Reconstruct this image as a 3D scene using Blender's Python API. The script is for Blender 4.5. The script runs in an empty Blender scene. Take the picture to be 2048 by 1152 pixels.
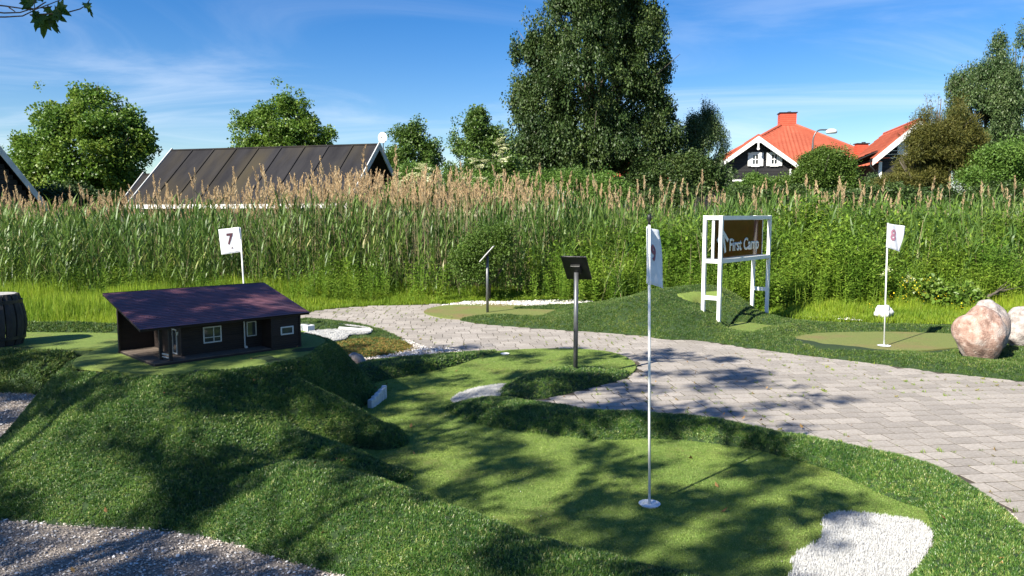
import bpy, math, random
import numpy as np
from mathutils import Vector, noise as mnoise

# ------------------------------------------------------------------ camera, sky, sun
sc = bpy.context.scene
COL = sc.collection
R = math.radians
F = 1480.0; TH = math.atan(146 / 1480.0); EYE = 1.6
CT, ST = math.cos(TH), math.sin(TH)

cam_d = bpy.data.cameras.new('camera'); cam = bpy.data.objects.new('camera', cam_d); COL.objects.link(cam)
cam.location = (0, 0, EYE); cam.rotation_euler = (R(90) - TH, 0, 0)
cam_d.sensor_width = 36; cam_d.lens = 36 * F / 2048; cam_d.clip_end = 2000; cam_d.clip_start = 0.05
sc.camera = cam
sc.view_settings.view_transform = 'Standard'; sc.view_settings.look = 'None'
sc.view_settings.exposure = 1.22; sc.view_settings.gamma = 1.0; sc.view_settings.use_curve_mapping = False
sc.render.resolution_x = 1024; sc.render.resolution_y = 576
try:
    sc.cycles.max_bounces = 6; sc.cycles.diffuse_bounces = 2; sc.cycles.transparent_max_bounces = 6
except Exception: pass

SUN_EL = 38.5
SH = Vector((0.72, 0.69)).normalized()          # direction in which shadows fall
SUN_DIR = Vector((-SH.x * math.cos(R(SUN_EL)), -SH.y * math.cos(R(SUN_EL)), math.sin(R(SUN_EL))))
COT = 1 / math.tan(R(SUN_EL))
sl = bpy.data.lights.new('sun', 'SUN'); sl.energy = 5.0; sl.angle = R(0.53); sl.color = (1.0, 0.935, 0.82)
so = bpy.data.objects.new('sun', sl); COL.objects.link(so)
so.rotation_euler = SUN_DIR.to_track_quat('Z', 'Y').to_euler(); so.location = (-20, -20, 25)

w = bpy.data.worlds.new('World'); sc.world = w; w.use_nodes = True
nt = w.node_tree; nt.nodes.clear()
def N(t, **k):
    n = nt.nodes.new(t)
    for a, b in k.items():
        if a.startswith('i_'):
            n.inputs[int(a[2:]) if a[2:].isdigit() else a[2:]].default_value = b
        else: setattr(n, a, b)
    return n
L = lambda a, b: nt.links.new(a, b)
out = N('ShaderNodeOutputWorld'); bg = N('ShaderNodeBackground'); bg.inputs[1].default_value = 0.066
sky = N('ShaderNodeTexSky', sky_type='NISHITA', sun_disc=False)
sky.sun_elevation = R(SUN_EL); sky.sun_rotation = math.atan2(SUN_DIR.x, SUN_DIR.y)
sky.altitude = 0; sky.air_density = 1.0; sky.dust_density = 0.35; sky.ozone_density = 2.6
hs = N('ShaderNodeHueSaturation'); hs.inputs['Saturation'].default_value = 1.46; hs.inputs['Value'].default_value = 1.0
hs.inputs['Hue'].default_value = 0.512
L(sky.outputs[0], hs.inputs['Color'])
geo = N('ShaderNodeNewGeometry'); sep = N('ShaderNodeSeparateXYZ')
tc = N('ShaderNodeTexCoord'); L(tc.outputs['Generated'], sep.inputs[0])
zc = N('ShaderNodeMath', operation='MAXIMUM', i_1=0.0); L(sep.outputs[2], zc.inputs[0])
za = N('ShaderNodeMath', operation='ADD', i_1=0.10); L(zc.outputs[0], za.inputs[0])
dx = N('ShaderNodeMath', operation='DIVIDE'); L(sep.outputs[0], dx.inputs[0]); L(za.outputs[0], dx.inputs[1])
dy = N('ShaderNodeMath', operation='DIVIDE'); L(sep.outputs[1], dy.inputs[0]); L(za.outputs[0], dy.inputs[1])
cb = N('ShaderNodeCombineXYZ'); L(dx.outputs[0], cb.inputs[0]); L(dy.outputs[0], cb.inputs[1])
mp = N('ShaderNodeMapping'); mp.inputs['Rotation'].default_value = (0, 0, R(-38)); mp.inputs['Scale'].default_value = (0.36, 0.62, 1)
mp.inputs['Location'].default_value = (5.1, 2.2, 0)
L(cb.outputs[0], mp.inputs[0])
nz = N('ShaderNodeTexNoise', noise_dimensions='2D'); nz.inputs['Scale'].default_value = 1.5; nz.inputs['Detail'].default_value = 7
nz.inputs['Roughness'].default_value = 0.6; nz.inputs['Distortion'].default_value = 0.9
L(mp.outputs[0], nz.inputs['Vector'])
mr = N('ShaderNodeMapRange', interpolation_type='SMOOTHSTEP'); mr.inputs[1].default_value = 0.38; mr.inputs[2].default_value = 0.84
mr.inputs[3].default_value = 0.0; mr.inputs[4].default_value = 0.5
L(nz.outputs[0], mr.inputs[0])
# haze of thin cirrus low in the sky
mr2 = N('ShaderNodeMapRange', interpolation_type='SMOOTHSTEP'); mr2.inputs[1].default_value = 0.0; mr2.inputs[2].default_value = 0.30
mr2.inputs[3].default_value = 1.0; mr2.inputs[4].default_value = 0.25
L(zc.outputs[0], mr2.inputs[0])
mm = N('ShaderNodeMath', operation='MULTIPLY'); L(mr.outputs[0], mm.inputs[0]); L(mr2.outputs[0], mm.inputs[1])
mxc = N('ShaderNodeMix', data_type='RGBA'); L(mm.outputs[0], mxc.inputs[0]); L(hs.outputs[0], mxc.inputs[6])
mxc.inputs[7].default_value = (7.4, 7.9, 8.6, 1)
L(mxc.outputs[2], bg.inputs[0]); L(bg.outputs[0], out.inputs[0])

# ------------------------------------------------------------------ pixel (of the 2048 wide photo) to place
def ray(px, py):
    u = (px - 1024) / F; v = (576 - py) / F
    return Vector((u, CT + v * ST, -ST + v * CT))
def G(px, py, z=0.0):
    d = ray(px, py); t = (z - EYE) / d.z
    return Vector((d.x * t, d.y * t, z))
def P(px, py, Y):
    d = ray(px, py); t = Y / d.y
    return Vector((d.x * t, Y, EYE + d.z * t))
def proj(x, y, z):
    z = z - EYE; d = y * CT - z * ST; u = y * ST + z * CT
    return 1024 + F * x / d, 576 - F * u / d

rng = np.random.default_rng(7)
random.seed(7)

# ------------------------------------------------------------------ materials
def newmat(name):
    m = bpy.data.materials.new(name); m.use_nodes = True
    t = m.node_tree; t.nodes.clear()
    o = t.nodes.new('ShaderNodeOutputMaterial')
    return m, t, o
def lin(c):
    return tuple(((x / 255) / 12.92 if x / 255 <= 0.04045 else ((x / 255 + 0.055) / 1.055) ** 2.4) for x in c)
def ramp(t, fac, stops):
    r = t.nodes.new('ShaderNodeValToRGB'); e = r.color_ramp.elements
    while len(e) < len(stops): e.new(0.5)
    for el, (p, c) in zip(e, stops): el.position = p; el.color = (*c, 1)
    t.links.new(fac, r.inputs[0]); return r.outputs[0]
def surf(name, stops, rough=0.7, scale=8, detail=5, bump=0.0, bscale=60, coord='Object', metallic=0, rand=0.0, spec=0.4, stretch=(1, 1, 1), coat=0, patch=None):
    """stops: colours along a noise; rand: brightness change per object / island; patch: (scale, lo, hi, colour) larger stains"""
    m, t, o = newmat(name); nd = t.nodes; lk = t.links
    b = nd.new('ShaderNodeBsdfPrincipled'); lk.new(b.outputs[0], o.inputs[0])
    b.inputs['Roughness'].default_value = rough; b.inputs['Metallic'].default_value = metallic
    b.inputs['Specular IOR Level'].default_value = spec; b.inputs['Coat Weight'].default_value = coat
    c = nd.new('ShaderNodeTexCoord'); mpp = nd.new('ShaderNodeMapping'); mpp.inputs['Scale'].default_value = stretch
    lk.new(c.outputs[coord], mpp.inputs[0])
    n = nd.new('ShaderNodeTexNoise'); n.inputs['Scale'].default_value = scale; n.inputs['Detail'].default_value = detail
    n.inputs['Roughness'].default_value = 0.65
    lk.new(mpp.outputs[0], n.inputs['Vector'])
    if len(stops) == 1: stops = [(0.3, tuple(x * 0.8 for x in stops[0])), (0.7, tuple(min(1, x * 1.12) for x in stops[0]))]
    col = ramp(t, n.outputs[0], stops)
    if patch:
        n2 = nd.new('ShaderNodeTexNoise'); n2.inputs['Scale'].default_value = patch[0]; n2.inputs['Detail'].default_value = 4
        lk.new(mpp.outputs[0], n2.inputs['Vector'])
        r2 = nd.new('ShaderNodeMapRange'); r2.inputs[1].default_value = patch[1]; r2.inputs[2].default_value = patch[2]
        lk.new(n2.outputs[0], r2.inputs[0])
        mx = nd.new('ShaderNodeMix'); mx.data_type = 'RGBA'; lk.new(r2.outputs[0], mx.inputs[0]); lk.new(col, mx.inputs[6])
        mx.inputs[7].default_value = (*patch[3], 1); col = mx.outputs[2]
    if rand:
        oi = nd.new('ShaderNodeObjectInfo'); gi = nd.new('ShaderNodeNewGeometry')
        a = nd.new('ShaderNodeMath'); a.operation = 'ADD'; lk.new(oi.outputs['Random'], a.inputs[0]); lk.new(gi.outputs['Random Per Island'], a.inputs[1])
        f = nd.new('ShaderNodeMath'); f.operation = 'FRACT'; lk.new(a.outputs[0], f.inputs[0])
        r3 = nd.new('ShaderNodeMapRange'); r3.inputs[3].default_value = 1 - rand; r3.inputs[4].default_value = 1 + rand; lk.new(f.outputs[0], r3.inputs[0])
        h = nd.new('ShaderNodeHueSaturation'); lk.new(col, h.inputs['Color']); lk.new(r3.outputs[0], h.inputs['Value']); col = h.outputs[0]
    lk.new(col, b.inputs['Base Color'])
    if bump:
        n3 = nd.new('ShaderNodeTexNoise'); n3.inputs['Scale'].default_value = bscale; n3.inputs['Detail'].default_value = 3
        lk.new(mpp.outputs[0], n3.inputs['Vector'])
        bp = nd.new('ShaderNodeBump'); bp.inputs['Strength'].default_value = bump; bp.inputs['Distance'].default_value = 0.01
        lk.new(n3.outputs[0], bp.inputs['Height']); lk.new(bp.outputs[0], b.inputs['Normal'])
    return m
def leafmat(name, stops, rough=0.5, trans=0.3, spec=0.4, vary=0.0, vscale=1.6):
    """foliage: colour picked per leaf / instance, light passes through a little"""
    m, t, o = newmat(name); nd = t.nodes; lk = t.links
    oi = nd.new('ShaderNodeObjectInfo'); gi = nd.new('ShaderNodeNewGeometry')
    s = nd.new('ShaderNodeMath'); s.operation = 'MULTIPLY_ADD'; s.inputs[1].default_value = 0.6
    m2 = nd.new('ShaderNodeMath'); m2.operation = 'MULTIPLY'; m2.inputs[1].default_value = 0.4
    lk.new(oi.outputs['Random'], m2.inputs[0]); lk.new(gi.outputs['Random Per Island'], s.inputs[0]); lk.new(m2.outputs[0], s.inputs[2])
    col = ramp(t, s.outputs[0], stops)
    if vary:
        n = nd.new('ShaderNodeTexNoise'); n.inputs['Scale'].default_value = vscale; n.inputs['Detail'].default_value = 5; n.inputs['Roughness'].default_value = .65
        lk.new(gi.outputs['Position'], n.inputs['Vector'])
        r3 = nd.new('ShaderNodeMapRange'); r3.inputs[1].default_value = .32; r3.inputs[2].default_value = .68; r3.inputs[3].default_value = 1 - vary; r3.inputs[4].default_value = 1 + vary
        lk.new(n.outputs[0], r3.inputs[0]); h = nd.new('ShaderNodeHueSaturation'); lk.new(col, h.inputs['Color']); lk.new(r3.outputs[0], h.inputs['Value'])
        r4 = nd.new('ShaderNodeMapRange'); r4.inputs[1].default_value = .35; r4.inputs[2].default_value = .65; r4.inputs[3].default_value = .512; r4.inputs[4].default_value = .482
        lk.new(n.outputs[0], r4.inputs[0]); lk.new(r4.outputs[0], h.inputs['Hue']); col = h.outputs[0]
    b = nd.new('ShaderNodeBsdfPrincipled'); lk.new(col, b.inputs['Base Color']); b.inputs['Roughness'].default_value = rough
    b.inputs['Specular IOR Level'].default_value = spec
    tr = nd.new('ShaderNodeBsdfTranslucent'); lk.new(col, tr.inputs[0])
    mx = nd.new('ShaderNodeMixShader'); mx.inputs[0].default_value = trans
    lk.new(b.outputs[0], mx.inputs[1]); lk.new(tr.outputs[0], mx.inputs[2]); lk.new(mx.outputs[0], o.inputs[0])
    return m

M = {}
M['white_paint'] = surf('white_paint', [(0.3, (.72, .73, .72)), (0.7, (.82, .82, .80))], .35, 6, bump=.05, coord='Object')
M['aged_white'] = surf('aged_white', [(0.3, (.40, .42, .41)), (0.7, (.58, .60, .59))], .5, 3)
M['black_wood'] = surf('black_wood', [(0.3, (.010, .010, .011)), (0.7, (.022, .021, .022))], .6, 5, bump=.2, bscale=40, stretch=(.3, .3, 3), rand=.25)
M['dark_brown_wood'] = surf('dark_brown_wood', [(0.3, (.010, .0065, .006)), (0.7, (.025, .016, .013))], .65, 30, bump=.3, bscale=90, stretch=(.3, .3, 3), rand=.25)
M['deck_wood'] = surf('deck_wood', [(0.3, (.09, .07, .055)), (0.7, (.17, .135, .11))], .8, 25, bump=.3, bscale=90, stretch=(.5, 3, 3), rand=.2)
M['maroon_roof'] = surf('maroon_roof', [(0.3, (.13, .056, .070)), (0.7, (.23, .10, .12))], .55, 9, bump=.5, bscale=220, rand=.10, patch=(3, .45, .75, (.11, .062, .085)))
M['roof_felt'] = surf('roof_felt', [(0.3, (.016, .016, .019)), (0.7, (.033, .032, .034))], .88, 2.2, 7, bump=.5, bscale=30, rand=.08, spec=.08, stretch=(1, .25, .25), patch=(.8, .48, .75, (.050, .042, .026)))
M['red_tile'] = surf('red_tile', [(0.3, (.33, .075, .042)), (0.7, (.43, .115, .065))], .7, 3, 7, bump=.3, bscale=9, rand=.12, spec=.2, patch=(.6, .45, .75, (.30, .07, .04)))
M['red_board'] = surf('red_board', [(0.3, (.50, .07, .035)), (0.7, (.60, .10, .05))], .55, 5, rand=.06)
M['glass'] = surf('window_glass', [(0.3, (.02, .025, .03)), (0.7, (.05, .06, .07))], .05, 2, spec=.9)
M['dark_metal'] = surf('dark_metal', [(0.3, (.018, .019, .019)), (0.7, (.032, .034, .033))], .42, 12, metallic=.2)
M['galvanised'] = surf('galvanised', [(0.3, (.10, .105, .11)), (0.7, (.17, .175, .18))], .38, 14, metallic=.5)
M['steel_plate'] = surf('steel_plate', [(0.3, (.42, .42, .42)), (0.7, (.58, .58, .57))], .45, 10, metallic=.2)
M['cloth'] = surf('flag_cloth', [(0.3, (.66, .68, .72)), (0.7, (.82, .83, .86))], .8, 12, bump=.15, bscale=30)
M['numeral_dark'] = surf('numeral_dark', [(0.3, (.09, .035, .05)), (0.7, (.12, .05, .065))], .8)
M['numeral_pink'] = surf('numeral_pink', [(0.3, (.42, .17, .24)), (0.7, (.56, .27, .34))], .8, 30)
M['numeral_mauve'] = surf('numeral_mauve', [(0.3, (.24, .07, .10)), (0.7, (.36, .14, .17))], .8, 30)
M['sign_brown'] = surf('sign_brown', [(0.3, (.068, .013, .005)), (0.7, (.105, .021, .008))], .09, 4, spec=.14)
M['print_white'] = surf('print_white', [(.72, .75, .74)], .4)
M['boulder_pink'] = surf('boulder_pink', [(0.32, (.18, .105, .08)), (0.46, (.31, .20, .155)), (0.56, (.38, .26, .21)), (0.66, (.50, .40, .34))], .9, 17, 10, bump=1.0, bscale=70, patch=(5.0, .50, .62, (.40, .34, .30)))
M['boulder_grey'] = surf('boulder_grey', [(0.32, (.17, .145, .13)), (0.5, (.33, .29, .265)), (0.68, (.56, .51, .47))], .88, 16, 9, bump=.9, bscale=60, patch=(4, .5, .68, (.36, .26, .21)))
M['white_stone'] = surf('white_stone', [(0.3, (.48, .48, .47)), (0.7, (.72, .72, .70))], .85, 16, bump=.6, bscale=50)
M['old_barrel'] = surf('old_barrel', [(0.3, (.016, .015, .015)), (0.7, (.055, .050, .046))], .75, 14, 7, bump=.8, bscale=40, stretch=(1, 1, .25), rand=.3)
M['barrel_top'] = surf('barrel_top', [(0.3, (.28, .27, .25)), (0.7, (.46, .45, .42))], .85, 14, 6, bump=.6, bscale=40)
M['paver'] = surf('paver', [(0.3, (.20, .178, .152)), (0.5, (.315, .285, .25)), (0.72, (.42, .385, .345))], .9, 40, 9, bump=.55, bscale=130, rand=.16, coord='Object', patch=(1.1, .45, .75, (.25, .225, .19)))
M['joint_sand'] = surf('joint_sand', [(0.3, (.028, .024, .018)), (0.55, (.075, .062, .045)), (.75, (.035, .05, .016))], .95, 18, 6, bump=.5)
M['gravel_base'] = surf('gravel_base', [(0.3, (.12, .10, .08)), (0.7, (.34, .295, .25))], .95, 90, 5, bump=1.0, bscale=130)
M['pebble'] = surf('pebble', [(0.3, (.27, .225, .185)), (0.7, (.52, .46, .40))], .8, 3, rand=.5)
M['shell'] = surf('shell', [(0.3, (.55, .53, .50)), (0.7, (.80, .78, .74))], .7, 3, rand=.2)
M['earth'] = surf('earth', [(0.3, (.030, .040, .014)), (0.6, (.055, .085, .020)), (.8, (.09, .085, .045))], .95, 3, 6, bump=.6, bscale=20)
M['turf_base'] = surf('turf_base', [(0.3, (.012, .026, .007)), (0.7, (.026, .055, .013))], .95, 60, 4, bump=.6)
M['putting'] = surf('putting_turf', [(0.32, (.090, .140, .028)), (0.5, (.165, .235, .050)), (0.68, (.27, .330, .095))], .85, 150, 6, bump=.9, bscale=300, spec=.2, patch=(2.1, .50, .80, (.17, .165, .05)))
M['putting_worn'] = surf('putting_worn', [(0.3, (.095, .130, .030)), (0.5, (.155, .185, .052)), (0.7, (.23, .225, .09))], .85, 110, 5, bump=.5, bscale=300, spec=.2, patch=(1.6, .48, .70, (.20, .155, .07)))
M['white_turf_base'] = surf('white_turf_base', [(0.3, (.36, .36, .35)), (0.7, (.55, .55, .53))], .9, 120, bump=.8, bscale=260)
M['turf_blade'] = leafmat('turf_blade', [(0.0, (.016, .040, .008)), (0.3, (.032, .098, .014)), (0.55, (.072, .168, .026)), (0.80, (.155, .235, .05)), (1.0, (.36, .36, .14))], .38, .15, .5, .38, 2.6)
M['turf_blade_far'] = leafmat('turf_blade_far', [(0.0, (.020, .055, .010)), (0.35, (.046, .108, .018)), (0.7, (.095, .160, .030)), (1.0, (.22, .23, .075))], .45, .18, .35, .30, 1.5)
M['short_blade'] = leafmat('short_blade', [(0.0, (.095, .165, .030)), (0.5, (.175, .28, .056)), (0.85, (.275, .37, .095)), (1.0, (.44, .46, .20))], .6, .15, .25, .22, 1.4)
M['white_blade'] = leafmat('white_blade', [(0.0, (.48, .48, .465)), (1.0, (.69, .69, .67))], .6, .15)
M['lawn'] = leafmat('lawn_blade', [(0.0, (.10, .185, .012)), (0.5, (.20, .32, .022)), (0.85, (.29, .39, .035)), (1.0, (.36, .36, .09))], .55, .4, .3, .25, .8)
M['reed_leaf'] = leafmat('reed_leaf', [(0.0, (.046, .100, .018)), (0.45, (.105, .190, .036)), (0.8, (.185, .275, .058)), (.92, (.27, .29, .09)), (1.0, (.40, .36, .19))], .45, .32, .4, .25, .5)
M['dead_stem'] = leafmat('dead_stem', [(0.0, (.30, .235, .13)), (1.0, (.50, .42, .27))], .8, .1)
M['plume'] = leafmat('reed_plume', [(0.0, (.42, .29, .16)), (0.6, (.58, .43, .25)), (1.0, (.68, .56, .36))], .9, .35, .1)
M['weed'] = leafmat('weed_leaf', [(0.0, (.080, .165, .015)), (0.5, (.155, .275, .028)), (0.9, (.24, .35, .05)), (1.0, (.34, .35, .08))], .5, .38, .35, .25, .8)
M['moss'] = leafmat('moss_leaf', [(0.0, (.10, .14, .02)), (0.4, (.20, .19, .035)), (0.75, (.26, .13, .035)), (1.0, (.35, .25, .06))], .8, .2)
M['poplar'] = leafmat('poplar_leaf', [(0.0, (.020, .044, .010)), (0.5, (.042, .080, .018)), (0.86, (.082, .130, .034)), (1.0, (.15, .18, .07))], .48, .22, .35, .3, .6)
M['maple'] = leafmat('maple_leaf', [(0.0, (.065, .135, .016)), (0.5, (.125, .225, .030)), (0.9, (.205, .30, .05)), (1.0, (.28, .34, .09))], .42, .38, .45, .2, .5)
M['alder'] = leafmat('alder_leaf', [(0.0, (.050, .105, .016)), (0.5, (.090, .165, .028)), (1.0, (.16, .23, .055))], .42, .3, .45)
M['willow'] = leafmat('silver_leaf', [(0.0, (.038, .080, .022)), (0.5, (.072, .130, .038)), (1.0, (.15, .20, .085))], .45, .28, .45, .25, .6)
M['shrub'] = leafmat('shrub_leaf', [(0.0, (.070, .150, .020)), (0.5, (.115, .215, .036)), (1.0, (.19, .29, .065))], .5, .35, .35)
M['hawthorn'] = leafmat('hawthorn_leaf', [(0.0, (.050, .105, .014)), (0.5, (.085, .155, .022)), (1.0, (.14, .20, .04))], .5, .3, .35)
M['conifer'] = leafmat('conifer_leaf', [(0.0, (.034, .046, .009)), (0.5, (.085, .090, .016)), (1.0, (.15, .135, .028))], .6, .15, .3)
M['flower'] = leafmat('cream_flower', [(0.0, (.62, .64, .34)), (1.0, (.80, .80, .55))], .8, .3, .1)
M['yellow_flower'] = leafmat('yellow_flower', [(0.0, (.75, .55, .02)), (1.0, (.85, .70, .05))], .8, .2, .1)
M['dry_leaf'] = leafmat('dry_leaf', [(0.0, (.10, .05, .02)), (0.6, (.28, .15, .05)), (1.0, (.45, .33, .12))], .8, .15)
M['bark'] = surf('bark', [(0.3, (.055, .045, .035)), (0.7, (.14, .12, .095))], .9, 12, 6, bump=.8, bscale=20, stretch=(1, 1, .3))
M['twig'] = surf('twig_bark', [(0.3, (.07, .045, .035)), (0.7, (.20, .14, .10))], .8, 40)
M['shade_leaf'] = leafmat('plane_leaf', [(0.0, (.030, .075, .012)), (0.6, (.055, .120, .018)), (1.0, (.11, .19, .03))], .4, .3, .4)

# ------------------------------------------------------------------ object helpers
def tag(o, label=None, cat=None, group=None, kind=None):
    if label: o['label'] = label
    if cat: o['category'] = cat
    if group: o['group'] = group
    if kind: o['kind'] = kind
    return o
def empty(name, loc=(0, 0, 0), rz=0.0, label=None, cat=None, group=None):
    o = bpy.data.objects.new(name, None); COL.objects.link(o); o.location = loc; o.rotation_euler = (0, 0, rz)
    o.empty_display_size = .1
    return tag(o, label, cat, group)
def link(name, me, mat=None, parent=None, smooth=False):
    if mat is not None and not me.materials: me.materials.append(mat)
    if smooth: me.polygons.foreach_set('use_smooth', [True] * len(me.polygons))
    o = bpy.data.objects.new(name, me); COL.objects.link(o)
    if parent is not None: o.parent = parent
    return o
class MB:
    """collects faces; build() links them as ONE mesh object"""
    def __init__(s): s.v = []; s.f = []
    def add(s, vs, fs):
        b = len(s.v); s.v += [tuple(v) for v in vs]; s.f += [tuple(b + i for i in f) for f in fs]; return s
    def box(s, a, b):
        x0, y0, z0 = a; x1, y1, z1 = b
        return s.add([(x0, y0, z0), (x1, y0, z0), (x1, y1, z0), (x0, y1, z0), (x0, y0, z1), (x1, y0, z1), (x1, y1, z1), (x0, y1, z1)],
                     [(0, 3, 2, 1), (4, 5, 6, 7), (0, 1, 5, 4), (1, 2, 6, 5), (2, 3, 7, 6), (3, 0, 4, 7)])
    def slab(s, quad, th, n=None):
        """quad of 4 points given thickness th along its normal (towards n or -normal)"""
        q = [Vector(p) for p in quad]; nn = (q[1] - q[0]).cross(q[2] - q[0]).normalized() if n is None else Vector(n).normalized()
        m = len(q); vs = q + [p + nn * th for p in q]
        fs = [tuple(reversed(range(m))), tuple(range(m, 2 * m))] + [(i, (i + 1) % m, m + (i + 1) % m, m + i) for i in range(m)]
        return s.add(vs, fs)
    def bar(s, p, q, wx, wy, up=(0, 0, 1)):
        p = Vector(p); q = Vector(q); d = (q - p).normalized(); u = Vector(up)
        a = d.cross(u); a = a.normalized() if a.length > 1e-4 else Vector((1, 0, 0)); b = d.cross(a).normalized()
        c = [a * wx / 2 * i + b * wy / 2 * j for i, j in ((-1, -1), (1, -1), (1, 1), (-1, 1))]
        return s.add([p + k for k in c] + [q + k for k in c], [(0, 3, 2, 1), (4, 5, 6, 7), (0, 1, 5, 4), (1, 2, 6, 5), (2, 3, 7, 6), (3, 0, 4, 7)])
    def tube(s, pts, rad, n=8, caps=True):
        pts = [Vector(p) for p in pts]
        if not hasattr(rad, '__len__'): rad = [rad] * len(pts)
        b = len(s.v); prev = None
        for i, p in enumerate(pts):
            d = (pts[min(i + 1, len(pts) - 1)] - pts[max(i - 1, 0)]).normalized()
            a = prev - d * prev.dot(d) if prev is not None else d.orthogonal()
            a = a.normalized() if a.length > 1e-5 else d.orthogonal().normalized(); prev = a; c = d.cross(a)
            for k in range(n):
                t = 2 * math.pi * k / n; s.v.append(tuple(p + (a * math.cos(t) + c * math.sin(t)) * rad[i]))
        for i in range(len(pts) - 1):
            for k in range(n):
                k2 = (k + 1) % n; s.f.append((b + i * n + k, b + i * n + k2, b + (i + 1) * n + k2, b + (i + 1) * n + k))
        if caps:
            s.f.append(tuple(b + k for k in reversed(range(n)))); s.f.append(tuple(b + (len(pts) - 1) * n + k for k in range(n)))
        return s
    def mesh(s, name='mesh'):
        me = bpy.data.meshes.new(name); me.from_pydata(s.v, [], s.f); me.update(); return me
    def build(s, name, mat, parent=None, smooth=False, bevel=0):
        o = link(name, s.mesh(name), mat, parent, smooth)
        if bevel:
            b = o.modifiers.new('bevel', 'BEVEL'); b.width = bevel; b.segments = 2; b.limit_method = 'ANGLE'
        return o
def meshnp(name, V, Fq):
    me = bpy.data.meshes.new(name); V = np.asarray(V, dtype=np.float32); Fq = np.asarray(Fq, dtype=np.int32)
    k = Fq.shape[1]
    me.vertices.add(len(V)); me.vertices.foreach_set('co', V.ravel())
    me.loops.add(Fq.size); me.loops.foreach_set('vertex_index', Fq.ravel())
    me.polygons.add(len(Fq)); me.polygons.foreach_set('loop_start', np.arange(0, Fq.size, k, dtype=np.int32))
    me.polygons.foreach_set('loop_total', np.full(len(Fq), k, dtype=np.int32))
    me.update(calc_edges=True); return me

# scatter: points with rotation, scale and kind; each kind is a small mesh instanced on its points
def euler_from_normal(nrm, spin):
    n = nrm / np.linalg.norm(nrm, axis=1, keepdims=True)
    ref = np.where(np.abs(n[:, :1]) < .9, np.array([[1., 0, 0]]), np.array([[0, 1., 0]]))
    a = np.cross(ref, n); a /= np.linalg.norm(a, axis=1, keepdims=True); b = np.cross(n, a)
    c, s = np.cos(spin)[:, None], np.sin(spin)[:, None]
    X = a * c + b * s; Y = np.cross(n, X)
    ry = np.arcsin(np.clip(-X[:, 2], -1, 1)); rx = np.arctan2(Y[:, 2], n[:, 2]); rz = np.arctan2(X[:, 1], X[:, 0])
    return np.stack([rx, ry, rz], 1)
_groups = {}
def protos(key, meshes):
    c = bpy.data.collections.new(key)
    for i, me in enumerate(meshes):
        c.objects.link(bpy.data.objects.new('%s_%02d' % (key, i), me))
    _groups[key] = c; return c
def scatter_tree(coll, jit=1.0):
    g = bpy.data.node_groups.new('scatter_' + coll.name, 'GeometryNodeTree')
    g.interface.new_socket('Geometry', in_out='INPUT', socket_type='NodeSocketGeometry')
    g.interface.new_socket('Geometry', in_out='OUTPUT', socket_type='NodeSocketGeometry')
    n = g.nodes; i = n.new('NodeGroupInput'); o = n.new('NodeGroupOutput')
    ci = n.new('GeometryNodeCollectionInfo'); ci.inputs['Collection'].default_value = coll
    ci.inputs['Separate Children'].default_value = True; ci.inputs['Reset Children'].default_value = True
    ip = n.new('GeometryNodeInstanceOnPoints'); ip.inputs['Pick Instance'].default_value = True
    def attr(nm, ty):
        a = n.new('GeometryNodeInputNamedAttribute'); a.data_type = ty; a.inputs['Name'].default_value = nm; return a.outputs[0]
    e2r = n.new('FunctionNodeEulerToRotation')
    l = g.links
    m2p = n.new('GeometryNodeMeshToPoints')
    l.new(i.outputs[0], m2p.inputs[0])
    l.new(m2p.outputs[0], ip.inputs['Points']); l.new(ci.outputs[0], ip.inputs['Instance'])
    l.new(attr('kindex', 'INT'), ip.inputs['Instance Index'])
    l.new(attr('rot', 'FLOAT_VECTOR'), e2r.inputs[0]); l.new(e2r.outputs[0], ip.inputs['Rotation'])
    l.new(attr('scl', 'FLOAT_VECTOR'), ip.inputs['Scale'])
    l.new(ip.outputs[0], o.inputs[0])
    return g
_sg = {}
def scatter(name, key, pts, rot=None, scl=None, kidx=None, parent=None, normals=None, up=None):
    pts = np.asarray(pts, dtype=np.float32); n = len(pts); nk = len(_groups[key].objects)
    if rot is None:
        spin = rng.uniform(0, 2 * np.pi, n)
        if normals is not None: rot = euler_from_normal(np.asarray(normals, float), spin)
        else: rot = np.stack([rng.normal(0, .07, n), rng.normal(0, .07, n), spin], 1)
    if scl is None: scl = rng.uniform(.8, 1.2, n)
    scl = np.asarray(scl, dtype=np.float32)
    if scl.ndim == 1: scl = np.repeat(scl[:, None], 3, 1)
    if kidx is None: kidx = rng.integers(0, nk, n)
    me = bpy.data.meshes.new(name); me.vertices.add(n); me.vertices.foreach_set('co', pts.ravel())
    a = me.attributes.new('rot', 'FLOAT_VECTOR', 'POINT'); a.data.foreach_set('vector', np.asarray(rot, dtype=np.float32).ravel())
    a = me.attributes.new('scl', 'FLOAT_VECTOR', 'POINT'); a.data.foreach_set('vector', scl.ravel())
    a = me.attributes.new('kindex', 'INT', 'POINT'); a.data.foreach_set('value', np.asarray(kidx, dtype=np.int32))
    me.update()
    o = bpy.data.objects.new(name, me); COL.objects.link(o)
    if parent is not None: o.parent = parent
    if key not in _sg: _sg[key] = scatter_tree(_groups[key])
    md = o.modifiers.new('scatter', 'NODES'); md.node_group = _sg[key]
    return o

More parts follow.
